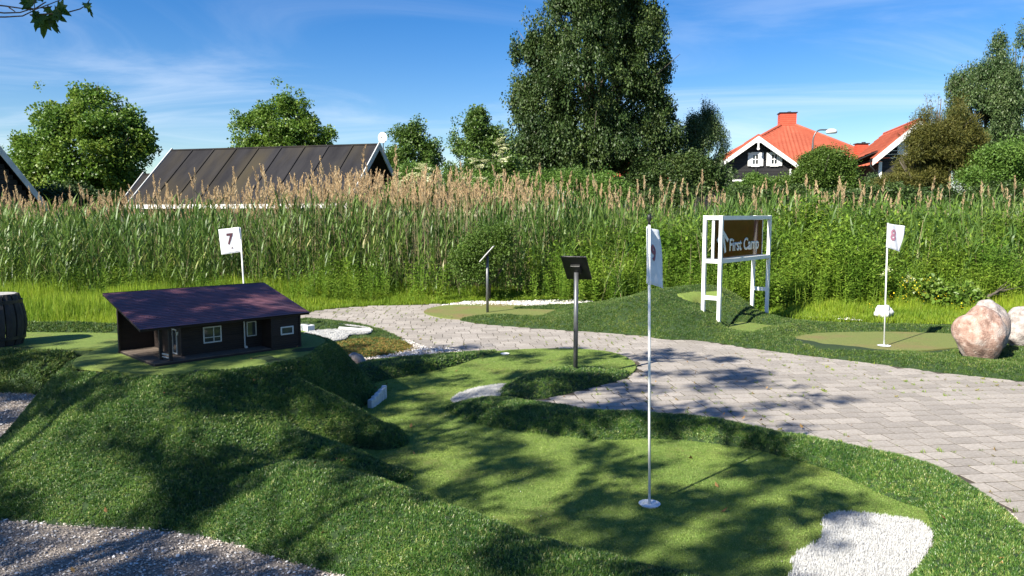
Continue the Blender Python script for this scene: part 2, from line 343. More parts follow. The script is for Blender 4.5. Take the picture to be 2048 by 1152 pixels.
# ------------------------------------------------------------------ small plant meshes
def blades(n, rad, lmin, lmax, wid, lean, seed, mat, bend=.5, seg=2):
    r = np.random.default_rng(seed); V = []; Q = []
    for _ in range(n):
        a = r.uniform(0, 2 * np.pi); q = rad * math.sqrt(r.uniform()); bx, by = q * math.cos(a), q * math.sin(a)
        az = r.uniform(0, 2 * np.pi); ln = r.uniform(lmin, lmax); le = abs(r.normal(0, lean)); ww = wid * r.uniform(.7, 1.2)
        sx, sy = -math.sin(az), math.cos(az); b0 = len(V); x, y, z = bx, by, 0.0; ang = le * .4
        for k in range(seg + 1):
            wk = ww * (1 - (k / seg) ** 1.5) * .5 + ww * .06
            V += [(x - sx * wk, y - sy * wk, z), (x + sx * wk, y + sy * wk, z)]
            x += math.cos(az) * math.sin(ang) * ln / seg; y += math.sin(az) * math.sin(ang) * ln / seg; z += math.cos(ang) * ln / seg
            ang = min(2.3, ang + (le + bend * le) / seg * 1.3)
        for k in range(seg): Q.append((b0 + 2 * k, b0 + 2 * k + 1, b0 + 2 * k + 3, b0 + 2 * k + 2))
    me = meshnp('blades', V, Q); me.materials.append(mat); return me
def leafquad(V, Q, p, d, side, ln, wd, fold=.25):
    """a leaf: four points, folded along its rib"""
    nrm = np.cross(d, side); b = len(V)
    V += [p, p + d * ln * .45 + side * wd * .5 + nrm * wd * fold, p + d * ln, p + d * ln * .45 - side * wd * .5 + nrm * wd * fold]
    Q += [(b, b + 1, b + 2), (b, b + 2, b + 3)]
def cluster(n, rad, ln, wd, seed, mat, droop=.2, flat=.0, stem=True):
    r = np.random.default_rng(seed); V = []; Q = []
    for _ in range(n):
        p = r.normal(0, 1, 3); p /= np.linalg.norm(p); pos = p * rad * r.uniform(.15, 1) ** .6
        d = p * .6 + r.normal(0, .6, 3) + np.array([0, 0, -droop]); d /= np.linalg.norm(d)
        u = np.array([0, 0, 1.]) + r.normal(0, .55 if not flat else .2, 3); s = np.cross(d, u); s /= np.linalg.norm(s) + 1e-9
        k = r.uniform(.7, 1.25); leafquad(V, Q, pos, d, s, ln * k, wd * k, r.uniform(.05, .3))
    me = meshnp('leaf_cluster', np.array(V), Q); me.materials.append(mat); return me
def weedplant(seed, h, nl, ll, lw, mat, flower=None):
    r = np.random.default_rng(seed); V = []; Q = []
    for st in range(3):
        az = r.uniform(0, 6.28); le = r.uniform(.02, .18); ox, oy = r.normal(0, .05, 2); hh = h * r.uniform(.75, 1.05)
        D = np.array([math.cos(az) * le, math.sin(az) * le, 1.])
        leafquad(V, Q, np.array([ox, oy, 0.]), D / np.linalg.norm(D), np.array([1., 0, 0]), hh, .012, 0)
        for i in range(nl):
            t = (i + r.uniform()) / nl; p = np.array([ox, oy, 0]) + D * hh * (t ** .85)
            a = i * 2.4 + r.uniform(-.5, .5); up = r.uniform(-.1, .8)
            d = np.array([math.cos(a), math.sin(a), up]); d /= np.linalg.norm(d); s = np.cross(d, [0, 0, 1.]); s /= np.linalg.norm(s)
            k = (1.1 - .55 * t) * r.uniform(.7, 1.2); leafquad(V, Q, p, d, s, ll * k, lw * k, .2)
    me = meshnp('weed', np.array(V), Q); me.materials.append(mat); return me
def reedplant(seed, h, kind):
    """kind 0: green leafy, 1: green with dead stem, 2: old stalk with plume"""
    r = np.random.default_rng(seed); V = []; Q = []; mi = []
    az = r.uniform(0, 6.28); le = abs(r.normal(0, .05)); D = np.array([math.cos(az) * le, math.sin(az) * le, 1.])
    def quadstem(w, hh):
        for s in (np.array([1., 0, 0]), np.array([0, 1., 0])):
            b = len(V); V.extend([-s * w, s * w, D * hh + s * w * .5, D * hh - s * w * .5]); Q.append((b, b + 1, b + 2, b + 3))
    if kind in (0, 1):
        quadstem(.004, h); mi += [0] * 2
        nl = r.integers(8, 12)
        for i in range(nl):
            t = .12 + .86 * (i + r.uniform(0, .6)) / nl; a = (i % 2) * math.pi + r.uniform(-.7, .7) + az
            p = D * h * t; ln = r.uniform(.30, .52) * (1.05 - .25 * t); wd = r.uniform(.022, .036); an = r.uniform(.2, .55); sx = np.array([-math.sin(a), math.cos(a), 0])
            b = len(V); sg = 4; dr = r.uniform(.1, .75) if r.uniform() < .8 else 1.6
            for k in range(sg + 1):
                wk = wd * .5 * math.sin(math.pi * (.18 + .82 * (k / sg)) ** .8) + .0012
                V.extend([p - sx * wk, p + sx * wk]); p = p + np.array([math.cos(a) * math.sin(an), math.sin(a) * math.sin(an), math.cos(an)]) * ln / sg; an += dr / sg * (1 + k * .5)
            for k in range(sg): Q.append((b + 2 * k, b + 2 * k + 1, b + 2 * k + 3, b + 2 * k + 2)); mi.append(0)
    if kind == 1:
        D = D + np.array([r.normal(0, .06), r.normal(0, .06), 0]); quadstem(.004, h * r.uniform(.8, 1.05)); mi += [1] * 2
    if kind == 2:
        quadstem(.0042, h); mi += [1] * 2
        pl = r.uniform(.20, .32); side = r.normal(0, .25, 2)
        for i in range(46):
            t = r.uniform(); bend = np.array([side[0], side[1], 0]) * t * t * .12
            p = D * (h - .04 + pl * t) + bend; a = r.uniform(0, 6.28); sp = .30 + .25 * r.uniform()
            d = np.array([math.cos(a) * sp, math.sin(a) * sp, 1]); d /= np.linalg.norm(d)
            s = np.cross(d, r.normal(0, 1, 3)); s /= np.linalg.norm(s); ln = .085 * (1.15 - .8 * t); wk = .006
            b = len(V); V.extend([p, p + d * ln * .5 + s * wk, p + d * ln, p + d * ln * .5 - s * wk]); Q.append((b, b + 1, b + 2, b + 3)); mi.append(2)
    me = meshnp('reed', np.array(V), Q)
    for m in (M['reed_leaf'], M['dead_stem'], M['plume']): me.materials.append(m)
    me.polygons.foreach_set('material_index', mi); return me

protos('turf', [blades(18, .012, .010, .022, .0034, 1.3, 100 + i, M['turf_blade']) for i in range(6)])
protos('turf_far', [blades(14, .028, .018, .034, .0058, 1.2, 120 + i, M['turf_blade_far']) for i in range(5)])
protos('short_turf', [blades(16, .022, .005, .009, .0030, .8, 130 + i, M['short_blade']) for i in range(4)])
protos('white_turf', [blades(14, .016, .010, .020, .0030, .6, 140 + i, M['white_blade']) for i in range(4)])
protos('lawn', [blades(16, .05, .10, .20, .0085, .28, 160 + i, M['lawn']) for i in range(5)])
protos('weed_tiny', [blades(9, .014, .012, .035, .0035, .9, 180 + i, M['lawn']) for i in range(3)] + [cluster(12, .016, .016, .008, 185, M['moss'])])
protos('reed', [reedplant(200 + i, 1.75 + .12 * (i % 3), 0) for i in range(6)] + [reedplant(210 + i, 1.75, 1) for i in range(3)] + [reedplant(220 + i, 1.98, 2) for i in range(5)])
protos('weed', [weedplant(240 + i, 1.05 + .1 * (i % 3), 17, .15, .055, M['weed']) for i in range(6)])
protos('moss', [cluster(22, .05, .030, .014, 260 + i, M['moss']) for i in range(3)])
def pebble(seed, mat, flat=.55):
    r = np.random.default_rng(seed); b = MB()
    t = [(0, 0, 1), (1, 0, .1), (.2, .95, .05), (-.9, .5, .1), (-.7, -.7, .05), (.4, -.9, .1), (0, 0, -.8)]
    v = [(x * r.uniform(.7, 1.2), y * r.uniform(.6, 1.1), z * flat * r.uniform(.7, 1.2)) for x, y, z in t]
    f = [(0, 1, 2), (0, 2, 3), (0, 3, 4), (0, 4, 5), (0, 5, 1), (6, 2, 1), (6, 3, 2), (6, 4, 3), (6, 5, 4), (6, 1, 5)]
    b.add(v, f); me = b.mesh('pebble'); me.materials.append(mat); return me
protos('pebble', [pebble(i, M['pebble']) for i in range(5)] + [pebble(9, M['shell'], .3)])
protos('shell', [pebble(20 + i, M['shell']) for i in range(3)] + [pebble(29, M['pebble'])])

# ------------------------------------------------------------------ ground shapes
def seg_dist(X, Y, pts, closed=False):
    """distance to a polyline and nearest (segment index + t)"""
    n = len(pts); best = np.full(X.shape, 1e9); par = np.zeros(X.shape)
    for i in range(n if closed else n - 1):
        ax, ay = pts[i][:2]; bx, by = pts[(i + 1) % n][:2]; ex, ey = bx - ax, by - ay; l2 = ex * ex + ey * ey + 1e-12
        t = np.clip(((X - ax) * ex + (Y - ay) * ey) / l2, 0, 1); d = np.hypot(X - ax - t * ex, Y - ay - t * ey)
        m = d < best; best = np.where(m, d, best); par = np.where(m, i + t, par)
    return best, par
def inside(X, Y, pts):
    n = len(pts); c = np.zeros(X.shape, bool)
    for i in range(n):
        ax, ay = pts[i][:2]; bx, by = pts[(i + 1) % n][:2]
        if ay == by: continue
        m = ((ay > Y) != (by > Y)) & (X < (bx - ax) * (Y - ay) / (by - ay) + ax); c ^= m
    return c
def smoothpoly(pts, closed=True, k=4):
    n = len(pts); out_ = []
    rngi = range(n) if closed else range(n - 1)
    for i in rngi:
        p0, p1, p2, p3 = (np.array(pts[(i + j) % n] if closed else pts[min(max(i + j, 0), n - 1)], float) for j in (-1, 0, 1, 2))
        for s in range(k):
            t = s / k; out_.append(tuple(.5 * ((2 * p1) + (-p0 + p2) * t + (2 * p0 - 5 * p1 + 4 * p2 - p3) * t * t + (-p0 + 3 * p1 - 3 * p2 + p3) * t ** 3)))
    if not closed: out_.append(tuple(pts[-1]))
    return out_
def gp(pl, z=0.0):
    """photo pixels (or world points marked with 'w') to ground points"""
    o_ = []
    for p in pl:
        if p[0] == 'w': o_.append((p[1], p[2]))
        else: v = G(p[0], p[1], z if len(p) < 3 else p[2]); o_.append((v.x, v.y) if len(p) < 3 else (v.x, v.y, p[2]))
    return o_
def cr(pl):
    o_ = []
    for p in pl:
        if p[0] == 'w': o_.append((p[1], p[2], p[3]))
        else: v = G(*p); o_.append((v.x, v.y, p[2]))
    return o_
def idw(X, Y, pts, vals):
    num = np.zeros(X.shape); den = np.zeros(X.shape); n = len(pts)
    for i in range(n - 1):
        for s in (0, .5):
            px_ = pts[i][0] * (1 - s) + pts[i + 1][0] * s; py_ = pts[i][1] * (1 - s) + pts[i + 1][1] * s; v = vals[i] * (1 - s) + vals[i + 1] * s
            ln = math.hypot(pts[i + 1][0] - pts[i][0], pts[i + 1][1] - pts[i][1]) + 1e-4
            w_ = ln / ((X - px_) ** 2 + (Y - py_) ** 2 + 3e-4) ** 2; num += w_ * v; den += w_
    return num / den
def frustum(toe, crest, closed=False, pw=2.0):
    toe = smoothpoly(toe, True, 4); cs = smoothpoly(crest, closed, 3)
    zc_ = np.array([c[2] for c in cs] + [cs[0][2] if closed else cs[-1][2]])
    def h(X, Y):
        dt, _ = seg_dist(X, Y, toe, True); ins = inside(X, Y, toe)
        dc, par = seg_dist(X, Y, cs, closed)
        if closed: dc = np.where(inside(X, Y, cs), 0, dc)
        z = idw(X, Y, cs + ([cs[0]] if closed else []), zc_)
        t = dt / (dt + dc + 1e-9); v = z * (1 - (1 - t) ** pw)
        return np.where(ins, v, -dt * .8)
    h.toe = toe; return h
def ridge(pts, pw=2.0):
    """pts: x, y, z, half width"""
    cs = smoothpoly(pts, False, 3); zz = np.array([c[2] for c in cs] + [cs[-1][2]]); ww = np.array([c[3] for c in cs] + [cs[-1][3]])
    def h(X, Y):
        d, par = seg_dist(X, Y, cs)
        z = idw(X, Y, cs, zz); wv = idw(X, Y, cs, ww)
        t = 1 - d / wv
        return np.where(t > 0, z * (1 - (1 - np.clip(t, 0, 1)) ** pw), t * wv * .8)
    return h
def rd(pl):
    o_ = []
    for p in pl:
        v = G(p[0], p[1], p[2]); o_.append((v.x, v.y, p[2], p[3]))
    return o_
def smax(a, b, k=.03):
    return np.maximum(a, b) + np.maximum(k - np.abs(a - b), 0) ** 2 / (4 * k) * ((a > -.01) | (b > -.01))
class Terrain:
    def __init__(s, feats, bbox, base=0.0, undul=.006, k=.03):
        s.f = feats; s.bb = bbox; s.base = base; s.u = undul; s.k = k
    def __call__(s, X, Y):
        X = np.asarray(X, float); Y = np.asarray(Y, float); h = s.f[0](X, Y)
        for f in s.f[1:]: h = smax(h, f(X, Y), s.k)
        return h + s.base + s.u * (np.sin(X * 7.1 + Y * 3.3) * np.sin(Y * 8.3 - X * 2.1) + .5 * np.sin(X * 17 + 2) * np.sin(Y * 15)) * (h > 0.01)
    def build(s, name, res, mat, label=None):
        x0, y0, x1, y1 = s.bb; nx = int((x1 - x0) / res) + 1; ny = int((y1 - y0) / res) + 1
        X, Y = np.meshgrid(np.linspace(x0, x1, nx), np.linspace(y0, y1, ny)); H = s(X, Y)
        keep = H > s.base - .03
        idx = np.arange(nx * ny).reshape(ny, nx)
        m = keep[:-1, :-1] | keep[1:, :-1] | keep[:-1, 1:] | keep[1:, 1:]
        q = np.stack([idx[:-1, :-1][m], idx[:-1, 1:][m], idx[1:, 1:][m], idx[1:, :-1][m]], 1)
        us, inv = np.unique(q, return_inverse=True)
        V = np.stack([X.ravel(), Y.ravel(), np.maximum(H.ravel(), -.06)], 1)[us]
        o = link(name, meshnp(name, V, inv.reshape(-1, 4)), mat, None, True); tag(o, kind='structure'); return o
    def points(s, n, mask=None, zoff=0.0, hmin=.0):
        x0, y0, x1, y1 = s.bb; X = rng.uniform(x0, x1, n); Y = rng.uniform(y0, y1, n)
        H = s(X, Y); ok = H > s.base + hmin
        if mask is not None: ok &= mask(X, Y, H)
        X, Y, H = X[ok], Y[ok], H[ok]; e = .01
        gx = (s(X + e, Y) - s(X - e, Y)) / (2 * e); gy = (s(X, Y + e) - s(X, Y - e)) / (2 * e)
        # keep the density even on the steep sides
        g = np.sqrt(1 + gx ** 2 + gy ** 2); rep = np.clip(g, 1, 4); extra = rng.uniform(0, 1, len(X)) < (rep - np.floor(rep)); cnt = np.floor(rep).astype(int) + extra
        id_ = np.repeat(np.arange(len(X)), cnt); jx = rng.normal(0, .008, len(id_)) * (cnt[id_] > 1)
        X2 = X[id_] + jx; Y2 = Y[id_] + rng.normal(0, .008, len(id_)) * (cnt[id_] > 1)
        return np.stack([X2, Y2, s(X2, Y2) + zoff], 1), np.stack([-gx[id_], -gy[id_], np.ones(len(id_))], 1)
def fov(X, Y, pad=.25):
    return (np.abs(X) < .70 * Y + pad + .3)
def sheet(name, pts, z, mat, skirt=.0, parent=None, thick=None):
    """flat area with a smooth outline"""
    import bmesh
    bm = bmesh.new(); vs = [bm.verts.new((p[0], p[1], z)) for p in pts]; f = bm.faces.new(vs)
    if f.normal.z < 0: f.normal_flip()
    if skirt:
        lo = [bm.verts.new((v.co.x, v.co.y, z - skirt)) for v in vs]
        for i in range(len(vs)): j = (i + 1) % len(vs); bm.faces.new((vs[i], vs[j], lo[j], lo[i]))
    bmesh.ops.triangulate(bm, faces=[f for f in bm.faces if len(f.verts) > 4])
    bmesh.ops.recalc_face_normals(bm, faces=bm.faces)
    me = bpy.data.meshes.new(name); bm.to_mesh(me); bm.free(); return link(name, me, mat, parent)

# ground
gb = MB(); gb.add([(-600, -200, -.04), (600, -200, -.04), (600, 900, -.04), (-600, 900, -.04)], [(0, 1, 2, 3)])
tag(gb.build('ground', M['earth']), kind='structure')

# --- the turf mounds and banks
mound_toe = gp([(758, 795), (734, 812), (715, 828), (690, 842), (668, 862), (650, 892), (640, 935), (640, 1000), (620, 1080), (590, 1115), (480, 1085), (350, 1060), (230, 1052), (120, 1046), (0, 1036), (-160, 1030),
                ('w', -3.32, 4.3), ('w', -3.55, 5.0), ('w', -3.68, 6.0), ('w', -3.4, 6.8), ('w', -2.8, 7.2), ('w', -2.0, 7.3), ('w', -1.45, 7.1)])
mound_top = cr([(128, 738, .50), (190, 748, .51), (300, 754, .53), (430, 746, .53), (540, 732, .53), (612, 716, .53), (650, 694, .53), ('w', -1.62, 6.4, .52), ('w', -2.2, 6.85, .52), ('w', -3.0, 6.5, .52), ('w', -3.35, 5.95, .50)])
spur_a = ridge(rd([(540, 738, .50, .42), (600, 765, .42, .36), (655, 792, .32, .29), (710, 820, .225, .22), (748, 840, .165, .17), (772, 853, .13, .12)]), 2.3)
spur_b = ridge(rd([(560, 855, .25, .32), (610, 873, .215, .28), (660, 892, .17, .235), (722, 917, .12, .19), (786, 943, .045, .11)]), 2.3)
near_bank = frustum(gp([(700, 925), (745, 958), (800, 982), (870, 1012), (960, 1050), (1100, 1098), (1330, 1150), (1500, 1192), (1500, 1330), (1000, 1245), (850, 1200), (700, 1152), (620, 1128), (480, 1084), (400, 1030), (470, 940), (560, 900)]),
                    cr([(610, 948, .225), (665, 960, .205), (735, 980, .19), (820, 1004, .17), (930, 1043, .15), (1100, 1102, .145), (1300, 1155, .14), (1480, 1210, .13)]), False, 2.1)
T_mound = Terrain([frustum(mound_toe, mound_top, True, 1.2), spur_a, spur_b, near_bank], (-4.2, 2.75, 1.3, 7.6), 0, .009, .07)
T_mound.build('turf_mound', .03, M['turf_base'])

T_right = Terrain([frustum(gp([(888, 818), (905, 832), (950, 853), (1050, 869), (1200, 884), (1300, 882), (1400, 888), (1500, 903), (1560, 916), (1650, 943), (1700, 966), (1750, 990), (1800, 1010), (1850, 1030), (1862, 1100), (1825, 1150), (1800, 1230),
                           (2180, 1250), (2100, 1130), (2052, 1062), (2005, 1022), (1956, 986), (1905, 954), (1850, 937), (1750, 918), (1700, 908), (1650, 899), (1560, 885), (1500, 872), (1400, 857), (1300, 853), (1200, 842), (1100, 820), (1000, 806), (930, 805)]),
                       cr([(905, 814, .03), (980, 798, .09), (1100, 814, .12), (1200, 827, .135), (1300, 828, .145), (1400, 838, .135), (1500, 856, .125), (1560, 872, .12), (1650, 889, .11), (1750, 914, .11), (1830, 942, .10), (1890, 980, .10), (1935, 1035, .10), (1955, 1110, .10), (1960, 1220, .10)]), False, 3.0)],
                  (-.7, 2.6, 3.3, 6.7), 0, .007)
T_right.build('turf_bank', .03, M['turf_base'])
T_stand = Terrain([frustum(gp([(985, 792), (1010, 797), (1050, 801), (1100, 795), (1180, 776), (1250, 757), (1262, 746), (1235, 744), (1150, 742), (1080, 752), (1020, 770)]),
                           cr([(1010, 785, .03), (1045, 764, .09), (1090, 749, .125), (1150, 737, .12), (1200, 739, .09), (1235, 748, .03)]), False, 3.0)], (-.4, 6.0, 1.5, 7.9), 0, .004)
T_stand.build('turf_bank', .03, M['turf_base'])
T_far9 = Terrain([frustum(gp([(690, 790), (735, 775), (770, 764), (830, 753), (900, 737), (960, 718), (992, 707), (985, 702), (900, 710), (820, 720), (740, 728), (680, 735)]),
                          cr([(690, 745, .12), (740, 733, .13), (800, 724, .13), (880, 714, .11), (940, 706, .06), (980, 704, .02)]), False, 2.6)], (-2.3, 6.3, .1, 9.2), 0, .004)
T_far9.build('turf_bank', .035, M['turf_base'])
# left terrace of hole 7
terr_toe = [(-8, 6.55)] + gp([(0, 784), (60, 790), (130, 772), (200, 752)]) + [(-2.9, 7.6), (-3.0, 8.6), (-4.2, 8.9), (-8, 8.9)]
terr_top = [(-7.6, 6.95, .27)] + cr([(0, 702, .28), (90, 701, .28), (170, 700, .27)]) + [(-3.4, 7.7, .24), (-3.5, 8.2, .24), (-7.6, 8.3, .26)]
T_terr = Terrain([frustum(terr_toe, terr_top, True, 2.6), ridge([(-7.8, 8.45, .36, .28), (-6, 8.42, .37, .28), (-4.6, 8.36, .36, .28), (-3.3, 8.2, .34, .26)], 2.2)], (-8, 6.3, -2.7, 9.1), 0, .008)
T_terr.build('turf_terrace', .04, M['turf_base'])
# small green by the house (hole 7 end)
lobe_toe = gp([(590, 640), (650, 639), (720, 648), (775, 664), (812, 684), (828, 698), (800, 706), (740, 716), (680, 722), (600, 725), (560, 700)])
T_lobe = Terrain([frustum(lobe_toe, cr([(600, 655, .06), (650, 650, .06), (710, 656, .06), (755, 670, .05), (775, 685, .04), (740, 698, .04), (650, 702, .05), (590, 700, .05)]), True, 2.2),
                  ridge(rd([(590, 644, .13, .22), (630, 643, .14, .22), (672, 648, .13, .2), (712, 655, .09, .2)]), 2.0)], (-4.3, 7.3, -.9, 12.4), 0, .004)
T_lobe.build('turf_bank', .045, M['turf_base'])
# right: hill and banks of holes 8 and 10
G8 = Terrain([ridge(rd([(938, 636, .03, .10), (975, 630, .10, .26), (1100, 634, .13, .30), (1190, 638, .13, .34)]), 2.6),
              ridge(rd([(1340, 662, .07, .25), (1402, 650, .13, .42), (1450, 661, .10, .40), (1530, 674, .09, .40), (1620, 686, .09, .36), (1700, 695, .09, .34), (1800, 706, .09, .34), (1900, 716, .10, .36), (2048, 730, .10, .38), (2300, 760, .10, .4)]), 2.8),
              frustum(gp([(1085, 655), (1200, 665), (1350, 677), (1430, 684), (1462, 674), (1458, 655), (1445, 640), (1425, 625), (1350, 612), (1250, 606), (1150, 612), (1085, 632)]),
                      cr([(1130, 636, .11), (1180, 624, .21), (1220, 608, .33), (1258, 595, .43), (1295, 588, .47), (1330, 592, .44), (1362, 612, .31)]), False, 1.6),
              ridge(rd([(1330, 580, .42, .9), (1400, 571, .47, .9), (1445, 578, .44, .65), (1466, 598, .30, .5), (1500, 622, .16, .42), (1560, 637, .11, .36), (1610, 643, .12, .34), (1680, 647, .12, .32), (1800, 650, .12, .32), (1900, 652, .12, .34), (2048, 656, .12, .4), (2300, 664, .12, .4)]), 2.2),
              ridge(rd([(1530, 672, .09, .30), (1550, 655, .13, .30), (1610, 644, .13, .34)]), 2.0),
              ridge(rd([(1040, 615, .02, .14), (1100, 610, .06, .24), (1170, 607, .10, .30), (1230, 599, .22, .5), (1290, 588, .42, .7)]), 1.8),
              frustum(gp([(1500, 690), (1620, 704), (1700, 714), (1900, 740), (2048, 756), (2400, 800), (2400, 660), (1900, 664), (1650, 662), (1560, 652)]),
                      cr([(1560, 672, .055), (1700, 692, .055), (1850, 700, .055), (2200, 730, .055), (2200, 680, .055), (1900, 676, .055), (1700, 672, .055)]), True, 3.0)],
             (-1.1, 6.6, 9.0, 13.2), 0, .008, .04)
G8.build('turf_hill', .05, M['turf_base'])
def hill(x, y):
    return max(float(T(np.array([x]), np.array([y]))[0]) for T in (T_mound, T_right, T_stand, T_far9, T_terr, T_lobe, G8)) if True else 0
def at(px, py, T, guess=.05):
    """where the sight line of a pixel meets a terrain"""
    d = ray(px, py); ys = np.linspace(2.5, 16, 2700); t = ys / d.y; zs = EYE + d.z * t; h = np.maximum(T(d.x * t, ys), 0)
    i = int(np.argmax(zs <= h)); return Vector((d.x * t[i], ys[i], zs[i]))

# --- putting greens (short turf)
def green(name, pl, z, mat, skirt=.02):
    return tag(sheet(name, smoothpoly(pl, True, 6), z, mat, skirt), kind='structure')
g9 = gp([(1020, 702), (1100, 699), (1180, 701), (1230, 708), (1262, 722), (1272, 737), (1255, 752), (1200, 768), (1120, 785), (1040, 800), (1000, 812), (1050, 840), (1300, 868), (1400, 874), (1500, 888), (1560, 900), (1650, 920), (1700, 940), (1800, 985), (1880, 1040), (1900, 1110), (1880, 1230),
         (1600, 1260), (1300, 1180), (1000, 1090), (850, 1040), (740, 990), (690, 935), (640, 880), (690, 820), (730, 790), (720, 765), (800, 745), (900, 728), (960, 710)])
green('putting_green', g9, .014, M['putting'])
green('putting_green', gp([(848, 626), (862, 617), (900, 611), (980, 608.5), (1050, 612), (1130, 618), (1200, 622), (1200, 640), (1100, 645), (1000, 642), (930, 640), (880, 636)]), .012, M['putting_worn'])
green('putting_green', gp([(1582, 680), (1610, 669), (1680, 665), (1780, 664), (1880, 667), (1960, 672), (1960, 690), (1900, 697), (1830, 702), (1740, 702), (1660, 698), (1605, 690)], .062), .068, M['putting_worn'])
green('putting_green', gp([(1470, 648), (1520, 643), (1560, 652), (1550, 664), (1510, 668), (1460, 660)], .03), .045, M['putting'])
hillgreen = []
for px, py in ((1360, 588), (1395, 582), (1435, 583), (1446, 590), (1440, 598), (1400, 601), (1362, 597)): hillgreen.append((px, py))
# the sloping green between the two crests follows the hill
hp = [tuple(at(px, py, G8))[:2] for px, py in ((1352, 590), (1385, 583), (1425, 582), (1447, 586), (1446, 596), (1415, 603), (1375, 603))]
hsp = smoothpoly(hp, True, 3)
class Patch(Terrain):
    def __call__(s, X, Y): return np.where(inside(np.asarray(X, float), np.asarray(Y, float), hsp), G8(X, Y) + .016, -.5)
T_hg = Patch([], (min(p[0] for p in hp) - .1, min(p[1] for p in hp) - .1, max(p[0] for p in hp) + .1, max(p[1] for p in hp) + .1))
T_hg.build('putting_green', .03, M['putting'])
green('putting_green', [(-7.9, 7.05)] + gp([(0, 700), (90, 699), (170, 698)], .28) + [(-3.2, 7.7), (-3.3, 8.2), (-7.9, 8.25)], .285, M['putting'])
green('putting_green', gp([(596, 660), (612, 657), (618, 668), (614, 684), (600, 692), (585, 690)], .06), .072, M['putting'])
green('putting_green', [(p[0] * .95 + -2.43 * .05, p[1] * .95 + 5.88 * .05) for p in mound_top], .536, M['putting'])

# --- paving
pave = gp([(600, 629), (650, 619), (720, 613), (850, 609), (900, 609), (905, 625), (980, 640), (1200, 650), (1400, 665), (1700, 700), (1900, 725), (2150, 750), (2700, 800), (2600, 1060), (2060, 1060), (2000, 1040), (1930, 1000), (1850, 970), (1560, 915), (1300, 880), (1050, 830), (960, 790),
           (880, 712), (830, 700), (805, 680), (760, 660), (700, 648), (620, 642), (560, 645), (520, 635)])
tag(sheet('paving', smoothpoly(pave, True, 3), -.0012, M['joint_sand']), kind='structure')
pave_root = bpy.data.objects['paving']
ang = R(7); ca, sa = math.cos(ang), math.sin(ang)
BW, BD, BH = .215, .143, .05
bricks = []
ps = smoothpoly(pave, True, 3)
rr = random.Random(3)
for j in range(15, 110):
    i0 = 0; x = -7 + rr.uniform(0, .2)
    while x < 10:
        wdt = rr.choice([.215, .215, .215, .178, .143, .250])
        y = j * BD; cx = (x + wdt / 2) * ca - y * sa; cy = (x + wdt / 2) * sa + y * ca
        bricks.append((cx, cy, wdt)); x += wdt
B = np.array(bricks); X, Y = B[:, 0], B[:, 1]
ok = inside(X, Y, ps) & (Y > 2.9) & (np.abs(X) < .74 * Y + .6)
under = np.zeros(len(X), bool)
for T in (T_mound, T_right, T_stand, G8, T_lobe, T_far9): under |= T(X, Y) > .025
under |= inside(X, Y, smoothpoly([(p[0] * .99, p[1]) for p in g9], True, 4)) & (Y > 0)
ok &= ~under; B = B[ok]
pxs = np.array([proj(x, y, 0) for x, y, _ in B]); vis = (pxs[:, 0] > 0) & (pxs[:, 0] < 2048) & (pxs[:, 1] < 1152)
size = np.where(vis, B[:, 2] / B[:, 1] ** 3, 0)
order = np.argsort(-size)
def brickmesh(wd, b):
    hx, hy, c = wd / 2 - .0045, BD / 2 - .0055, .0012
    vs = [(-hx, -hy, -BH), (hx, -hy, -BH), (hx, hy, -BH), (-hx, hy, -BH), (-hx, -hy, -c), (hx, -hy, -c), (hx, hy, -c), (-hx, hy, -c),
          (-hx + c, -hy + c, 0), (hx - c, -hy + c, 0), (hx - c, hy - c, 0), (-hx + c, hy - c, 0)]
    fs = [(0, 1, 5, 4), (1, 2, 6, 5), (2, 3, 7, 6), (3, 0, 4, 7), (4, 5, 9, 8), (5, 6, 10, 9), (6, 7, 11, 10), (7, 4, 8, 11), (8, 9, 10, 11)]
    b.add(vs, fs)
bm_cache = {}
for wd in set(B[:, 2]):
    b_ = MB(); brickmesh(wd, b_); me = b_.mesh('brick'); me.materials.append(M['paver']); bm_cache[wd] = me
jr = random.Random(5)
for k in order[:290]:
    x, y, wd = B[k]; o = bpy.data.objects.new('brick', bm_cache[wd]); COL.objects.link(o); o.parent = pave_root
    o.location = (x, y, jr.uniform(0, .0016)); o.rotation_euler = (jr.gauss(0, .0015), jr.gauss(0, .0015), ang + jr.gauss(0, .008))
rest = MB()
for k in order[290:]:
    x, y, wd = B[k]; t_ = MB(); brickmesh(wd, t_); a_ = ang + jr.gauss(0, .008); c_, s_ = math.cos(a_), math.sin(a_); zz = jr.uniform(0, .0016); tx, ty = jr.gauss(0, .0015), jr.gauss(0, .0015)
    rest.add([(x + v[0] * c_ - v[1] * s_, y + v[0] * s_ + v[1] * c_, v[2] + zz + v[0] * tx + v[1] * ty) for v in t_.v], t_.f)
tag(rest.build('brick_field', M['paver'], pave_root), kind='stuff')
# weeds in the joints
nw = 1800; kk = rng.integers(0, len(B), nw); wx = B[kk, 0] + rng.choice([-.5, .5], nw) * B[kk, 2] * ca; wy = B[kk, 1] + rng.choice([-.5, .5], nw) * BD + rng.normal(0, .01, nw)
wm = mnoise
nn = np.array([mnoise.noise(Vector((a * .8, b * .8, 1.7))) for a, b in zip(wx, wy)]); sel = (nn > -.1) & inside(wx, wy, ps)
wx, wy = wx[sel], wy[sel]
ww_ = scatter('joint_weed', 'weed_tiny', np.stack([wx, wy, np.full(len(wx), -.003)], 1), scl=rng.uniform(.4, 1.25, len(wx)) ** 1.5 * 1.0)
tag(ww_, kind='stuff', label='small weeds growing in the joints of the paving', cat='weeds')

